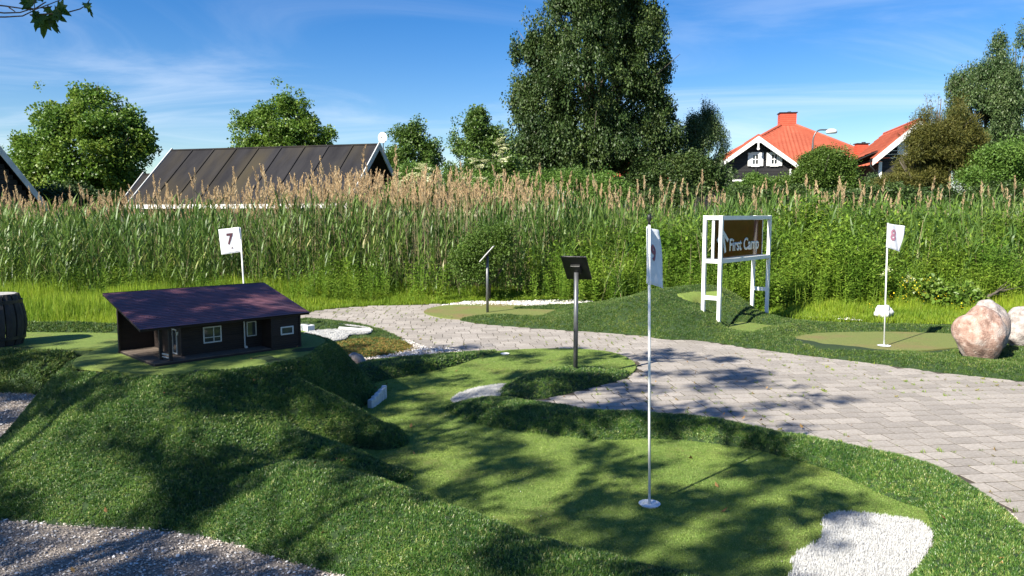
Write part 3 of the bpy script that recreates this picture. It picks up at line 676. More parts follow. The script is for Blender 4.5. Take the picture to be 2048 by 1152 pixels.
# --- gravel
grav = gp([(-400, 770), (60, 775), (200, 745), (400, 900), (300, 1000), (640, 1060), (900, 1150), (1100, 1330), (-700, 1330), (-900, 1000)])
tag(sheet('gravel', grav, -.008, M['gravel_base']), kind='structure')
grav2 = gp([(2010, 1015), (2060, 1062), (2300, 1100), (2400, 1300), (2150, 1300), (2080, 1140)])
tag(sheet('gravel', grav2, -.004, M['gravel_base']), kind='structure')
grav3 = gp([(600, 735), (690, 705), (760, 690), (810, 680), (850, 694), (905, 698), (925, 706), (880, 716), (780, 726)])
tag(sheet('gravel', smoothpoly(grav3, True, 3), .0035, M['gravel_base']), kind='structure')
def pebbles(name, poly, n, key, s0, s1, z, label):
    q = np.array([p[:2] for p in poly]); X = rng.uniform(q[:, 0].min(), q[:, 0].max(), n); Y = rng.uniform(max(2.3, q[:, 1].min()), q[:, 1].max(), n)
    m = inside(X, Y, poly) & fov(X, Y)
    for T in (T_mound, T_right, T_terr, T_far9, T_lobe, G8): m &= T(X, Y) < .01
    X, Y = X[m], Y[m]; k = len(X)
    o = scatter(name, key, np.stack([X, Y, np.full(k, z) + rng.uniform(0, .006, k)], 1), rot=np.stack([rng.normal(0, .35, k), rng.normal(0, .35, k), rng.uniform(0, 6.28, k)], 1), scl=s0 + (s1 - s0) * rng.uniform(0, 1, k) ** 3)
    tag(o, kind='stuff', label=label, cat='pebbles')
pebbles('gravel_stones', grav, 210000, 'pebble', .0030, .0105, -.006, 'loose pale gravel lying in front of and left of the turf mound')
pebbles('gravel_stones', grav2, 16000, 'pebble', .005, .012, -.002, 'loose gravel at the lower right edge of the turf bank')
pebbles('gravel_stones', smoothpoly(grav3, True, 3), 9000, 'shell', .006, .017, .005, 'pale shells and gravel between the paving and the dark bank')
strip = gp([(880, 611), (930, 603), (1000, 603), (1100, 600), (1180, 600), (1190, 606), (1100, 611), (1000, 612)])
pebbles('gravel_stones', strip, 5000, 'shell', .010, .03, 0, 'strip of white shells behind the far left putting green')
strip2 = gp([(1600, 634), (1640, 636), (1700, 640), (1730, 642), (1700, 632), (1620, 628)])
pebbles('gravel_stones', strip2, 700, 'shell', .008, .02, 0, 'few white shells along the edge of the bank by the meadow')

# --- turf blades
def turf_on(name, T, n, key, s, label, mask=None, hmin=.004):
    def mk(X, Y, H):
        m = fov(X, Y)
        if mask is not None: m &= mask(X, Y, H)
        return m
    p, nr = T.points(n, mk, -.002, hmin)
    nr = nr / np.linalg.norm(nr, axis=1, keepdims=True) + np.array([0, 0, .35])
    o = scatter(name, key, p, normals=nr, scl=rng.uniform(.75, 1.2, len(p)) * s)
    tag(o, kind='stuff', label=label, cat='turf'); return o
mtp = smoothpoly([(p[0] * .95 + -2.43 * .05, p[1] * .95 + 5.88 * .05) for p in mound_top], True, 3)
turf_on('turf_pile', T_mound, 150000, 'turf', 1.0, 'long dark green artificial turf on the big mound under the model house', lambda X, Y, H: ~inside(X, Y, mtp))
white_a = smoothpoly(gp([(1650, 1048), (1668, 1037), (1710, 1035), (1770, 1041), (1830, 1052), (1860, 1072), (1858, 1100), (1838, 1135), (1810, 1165), (1800, 1230), (1570, 1230), (1586, 1155), (1592, 1120), (1640, 1090)]), True, 4)
turf_on('turf_pile', T_right, 80000, 'turf', 1.0, 'long green artificial turf on the curved bank around the near green', lambda X, Y, H: ~inside(X, Y, white_a))
turf_on('turf_pile', T_stand, 9000, 'turf', 1.05, 'long artificial turf on the low bank carrying the black information stand')
turf_on('turf_pile', T_far9, 14000, 'turf', 1.1, 'dark artificial turf on the bank at the far left edge of the near green')
turf_on('turf_pile', T_terr, 26000, 'turf_far', 1.0, 'artificial turf on the terrace edge beside the barrel', lambda X, Y, H: (Y < 7.15 + .0 * X) | (H > .29))
g8s = smoothpoly(gp([(1588, 680), (1613, 670), (1680, 666), (1780, 665), (1880, 668), (1955, 673), (1955, 689), (1900, 700), (1830, 706), (1740, 706), (1660, 701), (1608, 692)], .062), True, 4)
wpl = smoothpoly(gp([(606, 676), (612, 668), (640, 664), (676, 662), (690, 658), (676, 652), (712, 655), (740, 660), (738, 668), (700, 671), (688, 680), (650, 686), (622, 686)], .055), True, 3)
lg = gp([(594, 660), (612, 657), (618, 668), (614, 684), (600, 692), (585, 690)], .06)
turf_on('turf_pile', T_lobe, 17000, 'turf_far', .8, 'artificial turf on the low rim right of the model house', lambda X, Y, H: ~inside(X, Y, wpl) & ~inside(X, Y, lg))
turf_on('turf_pile', G8, 105000, 'turf_far', .8, 'artificial turf on the hill and banks beside the white sign', lambda X, Y, H: ~inside(X, Y, g8s) & ~(T_hg(X, Y) > H - .012))
def white_patch(pl, z, n, label, s=1.0):
    q = np.array(pl)[:, :2]; o = sheet('white_turf', pl, z, M['white_turf_base'], .012); tag(o, kind='structure')
    X = rng.uniform(q[:, 0].min(), q[:, 0].max(), n); Y = rng.uniform(max(2.5, q[:, 1].min()), q[:, 1].max(), n); m = inside(X, Y, pl); X, Y = X[m], Y[m]
    o = scatter('white_turf_pile', 'white_turf', np.stack([X, Y, np.full(len(X), z - .001)], 1), scl=rng.uniform(.7, 1.2, len(X)) * s); tag(o, kind='stuff', label=label, cat='white turf')
white_patch(white_a, .024, 9000, 'white artificial turf patch like a sand bunker in the lower right')
white_patch(smoothpoly(gp([(905, 803), (930, 788), (965, 779), (1010, 774), (1012, 782), (1000, 795), (960, 812), (915, 812)]), True, 4), .022, 3500, 'white artificial turf patch beside the two small banks')
white_patch(wpl, .072, 5000, 'white artificial turf patch right of the model house', 1.3)
# moss and plants creeping over the rim
mq = smoothpoly(gp([(650, 700), (700, 688), (760, 683), (815, 690), (828, 700), (760, 712), (690, 720)]), True, 3); q = np.array(mq)
X = rng.uniform(q[:, 0].min(), q[:, 0].max(), 2600); Y = rng.uniform(q[:, 1].min(), q[:, 1].max(), 2600); m = inside(X, Y, mq); X, Y = X[m], Y[m]
tag(scatter('creeping_moss', 'moss', np.stack([X, Y, np.maximum(T_lobe(X, Y), 0) - .005], 1), scl=np.stack([rng.uniform(.5, 1.0, len(X))] * 2 + [rng.uniform(.2, .55, len(X))], 1)), 'rusty and yellow stonecrop creeping over the rim right of the model house', 'moss', kind='stuff')
Xs = rng.uniform(-1.5, 2.6, 90000); Ys = rng.uniform(2.9, 8.9, 90000); m = inside(Xs, Ys, smoothpoly(g9, True, 4)) & fov(Xs, Ys) & (T_mound(Xs, Ys) < .01) & (T_right(Xs, Ys) < .02) & (T_stand(Xs, Ys) < .02) & (T_far9(Xs, Ys) < .02) & ~inside(Xs, Ys, white_a)
m &= rng.uniform(0, 1, len(Xs)) < np.clip(1.5 - Ys / 7, .35, 1); Xs, Ys = Xs[m], Ys[m]
tag(scatter('short_turf_pile', 'short_turf', np.stack([Xs, Ys, np.full(len(Xs), .0135)], 1), scl=rng.uniform(.7, 1.15, len(Xs))), 'short clipped artificial pile on the near putting green', 'turf', kind='stuff')
# little white bits and crumbs on the near green
X = rng.uniform(-1.2, 2.4, 240); Y = rng.uniform(3, 8, 240); m = inside(X, Y, smoothpoly(g9, True, 3)) & (T_mound(X, Y) < 0) & (T_right(X, Y) < 0); X, Y = X[m], Y[m]
tag(scatter('crumbs', 'shell', np.stack([X, Y, np.full(len(X), .016)], 1), scl=rng.uniform(.0012, .0045, len(X))), 'tiny pale crumbs scattered on the near putting green', 'crumbs', kind='stuff')
protos('dry_leaf', [cluster(1, .004, .045, .026, 280 + i, M['dry_leaf']) for i in range(4)])
X = rng.uniform(-2.6, 2.6, 330); Y = rng.uniform(2.9, 8.5, 330); H = np.maximum.reduce([T(X, Y) for T in (T_mound, T_right, T_stand, T_far9)]); m = fov(X, Y) & (rng.uniform(0, 1, 330) < .5)
X, Y, H = X[m], Y[m], H[m]
tag(scatter('fallen_leaves', 'dry_leaf', np.stack([X, Y, np.maximum(H + .012, .016)], 1), scl=rng.uniform(.4, 1.0, len(X))), 'a few small brown leaves lying on the turf and gravel', 'leaves', kind='stuff')
#PART2

# ------------------------------------------------------------------ meadow, reeds, weeds
lawn_line = [(-11, 8.7), (-4.4, 8.65), (-3.6, 9.2), (-4.4, 11.3)] + gp([(520, 632), (600, 627), (650, 617), (720, 611), (850, 607), (930, 602), (1180, 598), (1250, 590)]) + [(2.6, 12.3), (3.6, 12.3)] + \
            gp([(1500, 618), (1560, 632), (1650, 640), (1800, 643), (2048, 648), (2300, 655)]) + [(12, 15.2), (-11, 15.2)]
X = rng.uniform(-11, 12, 60000); Y = rng.uniform(8.6, 15.2, 60000); m = inside(X, Y, lawn_line) & (np.abs(X) < .74 * Y + .5) & (G8(X, Y) < .02) & (T_terr(X, Y) < .02)
X, Y = X[m], Y[m]
fd, _ = seg_dist(X, Y, lawn_line[:-2])
front = np.clip(fd / 2.0, 0, 1)
keep = rng.uniform(0, 1, len(X)) < 1 - .3 * front; X, Y, front = X[keep], Y[keep], front[keep]
hgt = .42 + 1.75 * front ** 1.3
nz_ = np.array([mnoise.noise(Vector((a * .9, b * .9, 3))) for a, b in zip(X, Y)])
hgt *= 1 + .45 * nz_
o = scatter('meadow_grass', 'lawn', np.stack([X, Y, np.full(len(X), -.03)], 1), scl=np.stack([.8 + .25 * hgt, .8 + .25 * hgt, hgt * rng.uniform(.7, 1.2, len(X))], 1))
tag(o, 'bright yellow green grass growing in front of the reeds', 'grass', kind='stuff')

def bed(n, x0, x1, y0, y1, dens):
    X = rng.uniform(x0, x1, n); Y = rng.uniform(y0, y1, n); m = (np.abs(X) < .74 * Y + 1) & (rng.uniform(0, 1, n) < dens(X, Y)); return X[m], Y[m]
def rfront(X):   # front edge of the reed bed
    return np.interp(X, [-12, -7, -4, -1, 2, 6, 10, 14], [12.6, 12.9, 14.0, 14.2, 14.4, 14.2, 14.0, 13.4])
X, Y = bed(11000, -16, 16, 12.4, 21, lambda X, Y: (Y > rfront(X)) * np.where(Y < rfront(X) + 2.5, 1, .55))
k = np.where(rng.uniform(0, 1, len(X)) < .8, rng.integers(0, 6, len(X)), rng.integers(6, 9, len(X)))
s = rng.uniform(.78, 1.08, len(X)) * (1 + .06 * np.sin(X * 1.3) + .04 * np.sin(X * 3.1 + Y))
s *= np.interp(X, [-13, -10, -7.5, -6], [.98, .90, .90, 1.0])
s = np.where(Y < rfront(X) + .6, s * rng.uniform(.55, 1.0, len(X)), s)
tag(scatter('reed_bed', 'reed', np.stack([X, Y, np.full(len(X), -.03)], 1), scl=s, kidx=k), 'tall green reeds standing in a dense bed behind the meadow', 'reeds', kind='stuff')
X, Y = bed(7000, -16, 16, 14.2, 20.5, lambda X, Y: (Y > rfront(X) + .5) * np.interp(X, [-16, -8, -6, -5, 0, 1.2, 3, 12], [.32, .38, .55, .95, .85, .36, .13, .09]) * (.75 + .5 * np.sin(X * 2.1 + Y) * np.sin(X * 5.3 - Y * 2)))
s = rng.normal(.99, .10, len(X)) * np.interp(X, [-12, -9, -7, -4, 0, 3, 12], [.88, .86, .93, 1.05, 1.03, .97, .93])
tag(scatter('reed_plumes', 'reed', np.stack([X, Y, np.full(len(X), -.03)], 1), scl=s, kidx=rng.integers(9, 14, len(X))), 'last year\'s tan reed stalks with feathery plumes rising above the green reeds', 'reeds', kind='stuff')
# leafy weeds in front of the reeds
def wd(X, Y):
    f = np.interp(X, [-10, -8.3, -7.6, -6.4, -6, -4, -3.6, -2.6, -2.3, .2, 1.0, 2.2, 8.2, 9.0, 12], [.25, .3, 1, 1, .12, .10, .75, .7, .08, .1, .6, 1, 1, .35, .5])
    return f * (Y > np.interp(X, [-12, -4, 0, 2.5, 4, 12], [12.2, 13.3, 13.6, 13.4, 12.3, 12.3])) * (Y < np.interp(X, [-12, 1, 3, 12], [14.0, 15.0, 15.8, 15.8]))
X, Y = bed(7500, -12, 13, 12, 16, wd)
s = np.interp(Y - np.interp(X, [-12, -4, 0, 2.5, 4, 12], [12.2, 13.3, 13.6, 13.4, 12.3, 12.3]), [0, .5, 1.5, 3], [.55, .8, 1.15, 1.42]) * rng.uniform(.8, 1.12, len(X))
s *= np.interp(X, [-6, -5, 1, 2], [.8, .85, .98, 1.10]) * np.array([1 + .30 * mnoise.noise(Vector((a_ * .9, b_ * .9, 6))) for a_, b_ in zip(X, Y)])
tag(scatter('leafy_weeds', 'weed', np.stack([X, Y, np.full(len(X), -.03)], 1), scl=s), 'light green leafy weeds growing in front of the reeds', 'weeds', kind='stuff')
X, Y = bed(700, 1.5, 12, 12.9, 15.5, lambda X, Y: (Y > 12.7 + .3 * np.sin(X * 2)) * (.35 + .5 * (np.sin(X * 1.7 + 1) > .1)))
tag(scatter('reed_bed', 'reed', np.stack([X, Y, np.full(len(X), -.03)], 1), rot=np.stack([rng.normal(0, .22, len(X)), rng.normal(0, .22, len(X)), rng.uniform(0, 6.28, len(X))], 1), scl=rng.uniform(.55, .98, len(X)), kidx=np.where(rng.uniform(0, 1, len(X)) < .5, rng.integers(0, 6, len(X)), rng.integers(6, 9, len(X)))), 'scattered leaning reeds and dry stems growing among the leafy weeds', 'reeds', kind='stuff')
protos('umbel', [cluster(26, .05, .022, .02, 300 + i, M['flower'], flat=1) for i in range(2)])
protos('buttercup', [cluster(7, .07, .020, .02, 305 + i, M['yellow_flower'], flat=1) for i in range(2)])
pp = np.array([tuple(P(px, py, 12.0 + rng.uniform(-.2, .3))) for px, py in [(1845 + rng.normal(0, 35), 590 + rng.normal(0, 22)) for _ in range(34)] + [(1690, 632), (1700, 625), (1860, 560), (1925, 600)]])
tag(scatter('buttercups', 'buttercup', pp), 'small yellow flowers dotted in the weeds left of the boulder', 'flowers', kind='stuff')
pp = np.array([tuple(P(px, py, 12.3)) for px, py in ((1818, 552), (1825, 558), (1812, 560), (1770, 545), (1778, 538), (1868, 560), (1762, 700 - 150))])
tag(scatter('white_blossom', 'umbel', pp, scl=rng.uniform(.6, 1.1, len(pp))), 'small white flower heads in the weeds behind flag 8', 'flowers', kind='stuff')

# ------------------------------------------------------------------ trees
protos('poplar_leaves', [cluster(42, .30, .105, .085, 400 + i, M['poplar']) for i in range(5)])
protos('maple_leaves', [cluster(34, .34, .15, .13, 410 + i, M['maple']) for i in range(5)])
protos('alder_leaves', [cluster(36, .30, .12, .095, 420 + i, M['alder']) for i in range(5)])
protos('silver_leaves', [cluster(46, .26, .085, .045, 430 + i, M['willow']) for i in range(5)])
protos('shrub_leaves', [cluster(40, .24, .085, .045, 440 + i, M['shrub']) for i in range(5)])
protos('hawthorn_leaves', [cluster(48, .26, .065, .055, 450 + i, M['hawthorn']) for i in range(5)])
protos('conifer_leaves', [cluster(60, .24, .12, .022, 460 + i, M['conifer'], droop=-.1) for i in range(5)])
protos('elder_flowers', [cluster(30, .10, .05, .045, 470 + i, M['flower'], flat=1) for i in range(3)])
def tree(name, label, Y, lobes, key, n, trunk=None, s=1.0, group=None, cat='tree', zmin=.1, flowers=None, spike=0, crown='crown', stems=1, base=None):
    """lobes: (px, py, rx, ry) of the photo at distance Y; clusters fill the outer part of each lobe"""
    c = [(P(a, b, Y), rx * Y / F, ry * Y / F) for a, b, rx, ry in [(a_, b_, x_ * .93, y_ * .95) for a_, b_, x_, y_ in lobes]]
    bx = base if base is not None else sum(v.x * r for v, r, _ in c) / sum(r for _, r, _ in c)
    root = empty(name, (bx, Y, -.03), 0, label, cat, group)
    V = np.array([rx * rx * rz for _, rx, rz in c]) ** .8; V /= V.sum(); pts = []
    for (v, rx, rz), f in zip(c, V):
        k = max(8, int(n * f * .60)); d = rng.normal(0, 1, (k, 3)); d /= np.linalg.norm(d, axis=1, keepdims=True)
        r = rng.uniform(.28, 1.0, (k, 1)) ** .55
        # uneven outline: the radius swells and shrinks over the crown
        wob = np.array([1 + .30 * mnoise.noise(Vector((a * 2.3 + v.x, b * 2.3, e * 2.3))) + .16 * mnoise.noise(Vector((a * 6 + v.x, b * 6, e * 6))) for a, b, e in d])[:, None]
        q = d * r * wob * np.array([rx, min(rx, rz) * 1.0 if rx < rz else rx * .9, rz]) + np.array([v.x, Y, v.z])
        pts.append(q)
    sub = []
    for (v, rx, rz), f in zip(c, V):
        for _ in range(7):
            d = rng.normal(0, 1, 3); d[1] = -abs(d[1]); d[2] += .35; d /= np.linalg.norm(d); sr = rng.uniform(.22, .42); ctr = np.array([v.x, Y, v.z]) + d * np.array([rx, min(rx, rz), rz]) * rng.uniform(.62, .92)
            k = max(3, int(n * f * .10)); q = rng.normal(0, .5, (k, 3)) * sr * np.array([rx, min(rx, rz), rz * (1.5 if rng.uniform() < .4 else 1)]); sub.append(ctr + q)
    pts = pts + sub
    pts = np.concatenate(pts); pts = pts[pts[:, 2] > zmin]
    # leave gaps
    g = np.array([mnoise.noise(Vector(p * 1.15)) for p in pts]); pts = pts[g > -.16]
    loc = pts - np.array([bx, Y, -.03])
    rot = np.stack([rng.normal(0, .5, len(loc)), rng.normal(0, .5, len(loc)), rng.uniform(0, 6.28, len(loc))], 1)
    sc_ = rng.uniform(.75, 1.25, len(loc)) * s
    if spike: sc_ = np.stack([sc_ * .8, sc_ * .8, sc_ * (1 + spike)], 1); rot[:, :2] *= .4
    cr_ = scatter(crown, key, loc, rot=rot, scl=sc_, parent=root); tag(cr_, kind='stuff')
    tb = MB(); top = max(c, key=lambda t: t[0].z + t[2]); ct = Vector((top[0].x - bx, 0, top[0].z + top[2] * .5))
    tr = max(.05, .016 * (top[0].z + top[2])) if trunk is None else trunk
    for st in range(stems):
        ox = (st - (stems - 1) / 2) * tr * 3
        pth = [Vector((ox, 0, 0)), Vector((ox * 1.6 + ct.x * .12, .04, ct.z * .3)), Vector((ox * 2 + ct.x * .5, -.05, ct.z * .65)), Vector((ct.x + ox, 0, ct.z))]
        tb.tube(pth, [tr, tr * .75, tr * .45, tr * .12], 8)
    for v, rx, rz in c:
        a = Vector((ct.x * .1, 0, max(.3, min((v.z - rz) * .75, ct.z * .4)))); b = Vector((v.x - bx, 0, v.z))
        tb.tube([a, a.lerp(b, .5) + Vector((0, 0, -.08 * (b - a).length)), b], [tr * .5, tr * .32, tr * .1], 6)
        for _ in range(4):
            e = b + Vector((random.gauss(0, .5) * rx, random.gauss(0, .5) * rx, abs(random.gauss(0, .45)) * rz)); tb.tube([a.lerp(b, .6), e], [tr * .2, tr * .04], 4)
    tb.build('trunk', M['bark'], root, True)
    if flowers:
        fp = np.array([tuple(P(px, py, Y - .75 + rng.uniform(-.15, .15))) for px, py in flowers]) - np.array([bx, Y, -.03])
        tag(scatter('blossom', 'elder_flowers', fp, rot=np.stack([rng.normal(0, .25, len(fp)), rng.normal(0, .25, len(fp)), rng.uniform(0, 6, len(fp))], 1), scl=np.stack([rng.uniform(.9, 1.7, len(fp)), rng.uniform(.9, 1.7, len(fp)), np.full(len(fp), .35)], 1), parent=root), kind='stuff')
    return root
tree('maple_tree', 'round light green tree at the left, between the two black cottages', 33, [(178, 305, 115, 95), (105, 330, 72, 80), (188, 225, 55, 55), (250, 290, 60, 70), (128, 255, 42, 45), (196, 185, 18, 30), (158, 205, 18, 30), (262, 225, 20, 28), (60, 300, 30, 40), (285, 300, 28, 45), (150, 390, 80, 40), (230, 370, 60, 50)], 'maple_leaves', 2500, s=.78, base=-18.9)
tree('maple_tree', 'green tree showing above the middle of the long black roof', 37, [(560, 265, 80, 45), (520, 255, 42, 48), (590, 240, 45, 42), (568, 215, 26, 32), (632, 275, 34, 34), (480, 262, 22, 36), (655, 280, 20, 22), (545, 330, 90, 50)], 'maple_leaves', 1150, s=.7)
tree('alder_tree', 'green tree just right of the satellite dish', 36, [(825, 320, 48, 62), (800, 290, 24, 40), (832, 270, 22, 28), (862, 320, 26, 38), (780, 300, 14, 22), (815, 360, 60, 50)], 'alder_leaves', 1000, s=.8)
tree('alder_tree', 'pointed green tree between the satellite dish and the big poplar', 33, [(955, 300, 58, 60), (958, 248, 26, 32), (925, 280, 34, 40), (1005, 300, 40, 48), (1035, 330, 28, 45), (945, 350, 70, 50), (1005, 375, 60, 50)], 'alder_leaves', 1500, s=.75)
tree('elder_bush', 'elder bush with flat cream flower heads right of the long roof gable', 24, [(835, 365, 44, 36), (862, 350, 28, 24), (905, 370, 40, 30), (800, 385, 30, 26), (950, 375, 40, 30)], 'shrub_leaves', 650, s=.85, cat='bush',
     flowers=[(790 + rng.uniform(0, 75), 345 + rng.uniform(0, 45)) for _ in range(66)] + [(845 + rng.normal(0, 12), 326 + rng.uniform(0, 14)) for _ in range(9)] + [(925 + rng.uniform(0, 45), 352 + rng.uniform(0, 28)) for _ in range(9)])
tree('elder_bush', 'elder bush with a column of cream flowers left of the big poplar', 25, [(1005, 330, 26, 52), (985, 365, 40, 30), (1035, 365, 34, 30), (960, 330, 34, 26)], 'alder_leaves', 520, s=.72, cat='bush',
     flowers=[(1003 + rng.normal(0, 7), 275 + rng.uniform(0, 48)) for _ in range(16)] + [(940 + rng.uniform(0, 32), 316 + rng.uniform(0, 22)) for _ in range(10)] + [(968 + rng.uniform(0, 35), 348 + rng.uniform(0, 16)) for _ in range(9)])
tree('poplar_tree', 'huge dark green poplar rising out of the top of the picture', 27, [(1178, 130, 132, 170), (1186, -30, 112, 140), (1080, 190, 58, 125), (1046, 100, 26, 62), (1062, 130, 36, 90), (1285, 70, 42, 75), (1318, 140, 24, 55), (1160, -160, 70, 100), (1255, 150, 68, 130), (1288, 110, 34, 60), (1310, 230, 36, 50), (1180, 290, 135, 85),
      (1085, 300, 60, 60), (1290, 300, 70, 65), (1345, 290, 28, 42), (1120, 20, 42, 90), (1240, 20, 48, 90), (1040, 215, 22, 40)], 'poplar_leaves', 7600, s=.80, spike=.35, base=2.9, trunk=.24)
tree('willow_tree', 'smaller silvery green tree just right of the big poplar', 29, [(1405, 285, 38, 58), (1385, 265, 24, 38), (1425, 250, 15, 38), (1437, 285, 22, 38), (1408, 232, 10, 20), (1400, 348, 56, 52)], 'silver_leaves', 1500, s=.75, spike=.3)
tree('dark_bush', 'very dark green bush under the silvery tree in front of the red house', 26, [(1330, 355, 80, 34), (1420, 355, 44, 30), (1280, 345, 50, 36), (1390, 335, 35, 30)], 'poplar_leaves', 900, s=.7, cat='bush')
tree('round_bush', 'round light green tree in front of the gable of the red roofed house', 24, [(1640, 345, 54, 36), (1608, 358, 42, 28), (1676, 345, 34, 36), (1645, 316, 30, 18), (1566, 374, 34, 18), (1690, 378, 40, 22)], 'hawthorn_leaves', 1500, s=.70, cat='bush')
tree('small_bush', 'low bright green bush at the foot of the black gable wall', 23, [(1500, 368, 32, 18), (1475, 380, 26, 16), (1535, 372, 24, 20)], 'shrub_leaves', 340, s=.6, cat='bush')
tree('small_bush', 'grey green bush below the small white window of the red house', 25, [(1725, 365, 26, 22), (1700, 378, 30, 18), (1750, 378, 22, 16)], 'silver_leaves', 330, s=.65, cat='bush')
tree('cypress_tree', 'olive brown conifer in front of the right hand red house', 23, [(1868, 300, 62, 86), (1888, 238, 36, 48), (1882, 208, 18, 26), (1830, 330, 40, 44), (1815, 358, 52, 34), (1856, 312, 36, 45), (1900, 350, 60, 50), (1800, 322, 13, 22), (1920, 290, 34, 55), (1780, 370, 26, 22)], 'conifer_leaves', 3100, s=.78, spike=.0)
tree('poplar_tree', 'tall loose grey green poplar with several spires at the right edge', 25, [(1990, 220, 52, 112), (1996, 128, 20, 52), (1952, 168, 25, 46), (1938, 225, 42, 56), (2020, 160, 22, 60), (1905, 180, 12, 24), (2040, 200, 34, 110), (2046, 110, 14, 40), (1968, 280, 60, 80), (2050, 290, 60, 90), (2110, 180, 50, 120), (1915, 165, 10, 18)], 'silver_leaves', 5600, s=.80, spike=.4)
tree('broadleaf_bush', 'bright green bushy tree low at the right edge below the poplar', 22, [(2000, 330, 60, 44), (2045, 310, 50, 44), (1960, 360, 50, 34), (2040, 370, 70, 34), (2090, 330, 40, 60)], 'shrub_leaves', 1300, s=.85, cat='bush')
tree('broad_bush', 'wide pale green bush behind the reeds below the big poplar', 20, [(1120, 380, 70, 36), (1060, 375, 40, 26), (1200, 385, 75, 32), (1150, 362, 34, 20), (1000, 392, 60, 26)], 'shrub_leaves', 1500, s=.72, cat='bush')
tree('low_bush', 'dull green bush between the reeds and the elder bushes', 20.5, [(900, 392, 60, 26), (850, 400, 50, 20), (960, 398, 50, 22)], 'hawthorn_leaves', 520, s=.75, cat='bush')
tree('dark_hedge', 'dark hedge behind the reeds below the red roofed houses', 21.5, [(1290, 395, 60, 20), (1390, 395, 70, 22), (1480, 398, 60, 20), (1580, 398, 60, 20), (1680, 400, 60, 20), (1780, 398, 70, 24), (1880, 398, 80, 26), (1990, 400, 80, 30), (2090, 398, 50, 30)], 'poplar_leaves', 1900, s=.6, cat='hedge')
tree('dark_bush', 'dark bush between the left tree and the reeds', 27, [(150, 405, 60, 30), (215, 410, 36, 22), (100, 400, 30, 36)], 'poplar_leaves', 520, s=.75, cat='bush')
tree('hawthorn_bush', 'dark leafy bush in the reeds behind the left information stand', 13.9, [(965, 510, 46, 55), (1010, 525, 40, 45), (930, 530, 34, 35), (1000, 470, 26, 30)], 'hawthorn_leaves', 420, s=.5, cat='bush')
tree('far_tree', 'treetops glimpsed behind the left edge cottage', 40, [(5, 335, 30, 40), (-20, 360, 50, 60), (30, 380, 30, 40)], 'silver_leaves', 260, s=1.0)
tree('bramble_bush', 'bramble with large bright leaves behind the pink boulder', 12.3, [(1960, 585, 60, 22), (1900, 600, 45, 18), (2020, 575, 40, 20), (1860, 580, 30, 20)], 'maple_leaves', 220, s=.45, cat='bush')

# ------------------------------------------------------------------ cottages with black roofs (left)
def wframe(b, c, ax, up, w, h, t=.06, dp=.05, nrm=None):
    """four bars of a frame around a rectangle"""
    c = Vector(c); ax = Vector(ax).normalized(); up = Vector(up).normalized()
    for s in (-1, 1):
        b.bar(c + ax * s * (w / 2 - t / 2) - up * h / 2, c + ax * s * (w / 2 - t / 2) + up * h / 2, t, dp, ax.cross(up))
        b.bar(c + up * s * (h / 2 - t / 2) - ax * (w / 2 - t), c + up * s * (h / 2 - t / 2) + ax * (w / 2 - t), t, dp * .98, ax.cross(up))
def pane(c, ax, up, w, h, th=.01):
    c = Vector(c); ax = Vector(ax).normalized(); up = Vector(up).normalized(); n = ax.cross(up)
    return MB().slab([c + ax * (i * w / 2) + up * (j * h / 2) - n * th / 2 for i, j in ((-1, -1), (1, -1), (1, 1), (-1, 1))], th)
def cottage(loc, rz, Ln, W, ez, rz_, label, panels=9, verge=.45, winright=True, name='black_cottage'):
    """local x along the ridge, y away; ridge at y = 0"""
    root = empty(name, loc, rz, label, 'cottage'); e = W; sl_ = math.hypot(W, rz_ - ez)
    n = Vector((0, -(rz_ - ez), W)).normalized()
    wall = MB(); wall.box((.5, -W + .35, 0), (Ln - .55, W - .35, ez + .1)); wall.build('wall', M['black_wood'], root)
    for xg in (.45, Ln - .50):
        z = 0
        while z < rz_ - .1:
            hw = min(W - .30, (rz_ - z - .16) * W / (rz_ - ez) - .05)
            if hw > .05: MB().box((xg - .02, -hw, z), (xg + .05, hw, z + .135)).build('board', M['black_wood'], root)
            z += .145
    pw = Ln / panels
    for s in (-1, 1):
        nn = Vector((0, s * (rz_ - ez), W)).normalized()
        for i in range(panels):
            q = [(i * pw + .004, s * W, ez), ((i + 1) * pw - .004, s * W, ez), ((i + 1) * pw - .004, 0, rz_), (i * pw + .004, 0, rz_)]
            MB().slab(q, .05, nn).build('roof_panel', M['roof_felt'], root)
            if i: MB().bar(Vector((i * pw, s * W, ez)) + nn * .065, Vector((i * pw, 0, rz_)) + nn * .065, .055, .035, nn).build('seam', M['roof_felt'], root)
        for x in (-.015, Ln + .015):
            up = Vector((0, 0, 1)); p0 = Vector((x, s * (W + .06), ez - .12)); p1 = Vector((x, s * .0, rz_ - .02))
            MB().slab([p0 - up * .10, p0 + up * .15, p1 + up * .15, p1 - up * .10], .035, Vector((1, 0, 0)) * (1 if x > 0 else -1)).build('bargeboard', M['aged_white'], root)
        MB().box((-.02, s * (W + .02) - .03, ez - .10), (Ln + .02, s * (W + .02) + .03, ez + .04)).build('gutter', M['white_paint'], root)
    MB().bar((0, 0, rz_ + .045), (Ln, 0, rz_ + .045), .16, .05, (0, 0, 1)).build('ridge_cap', M['roof_felt'], root)
    if winright:
        x = Ln - .43; c = (x, -.25, rz_ - 1.45)
        fb = MB(); wframe(fb, c, (0, 1, 0), (0, 0, 1), .75, .95, .07, .06); f_ = fb.build('window', M['white_paint'], root)
        pane(c, (0, 1, 0), (0, 0, 1), .62, .82).build('pane', M['glass'], f_)
        MB().box((x - .01, -.72, rz_ - 2.0), (x + .10, .22, rz_ - 1.96)).build('window_sill', M['white_paint'], root)
    return root
a = P(345, 296, 28.4); b = P(757, 287, 26.0)
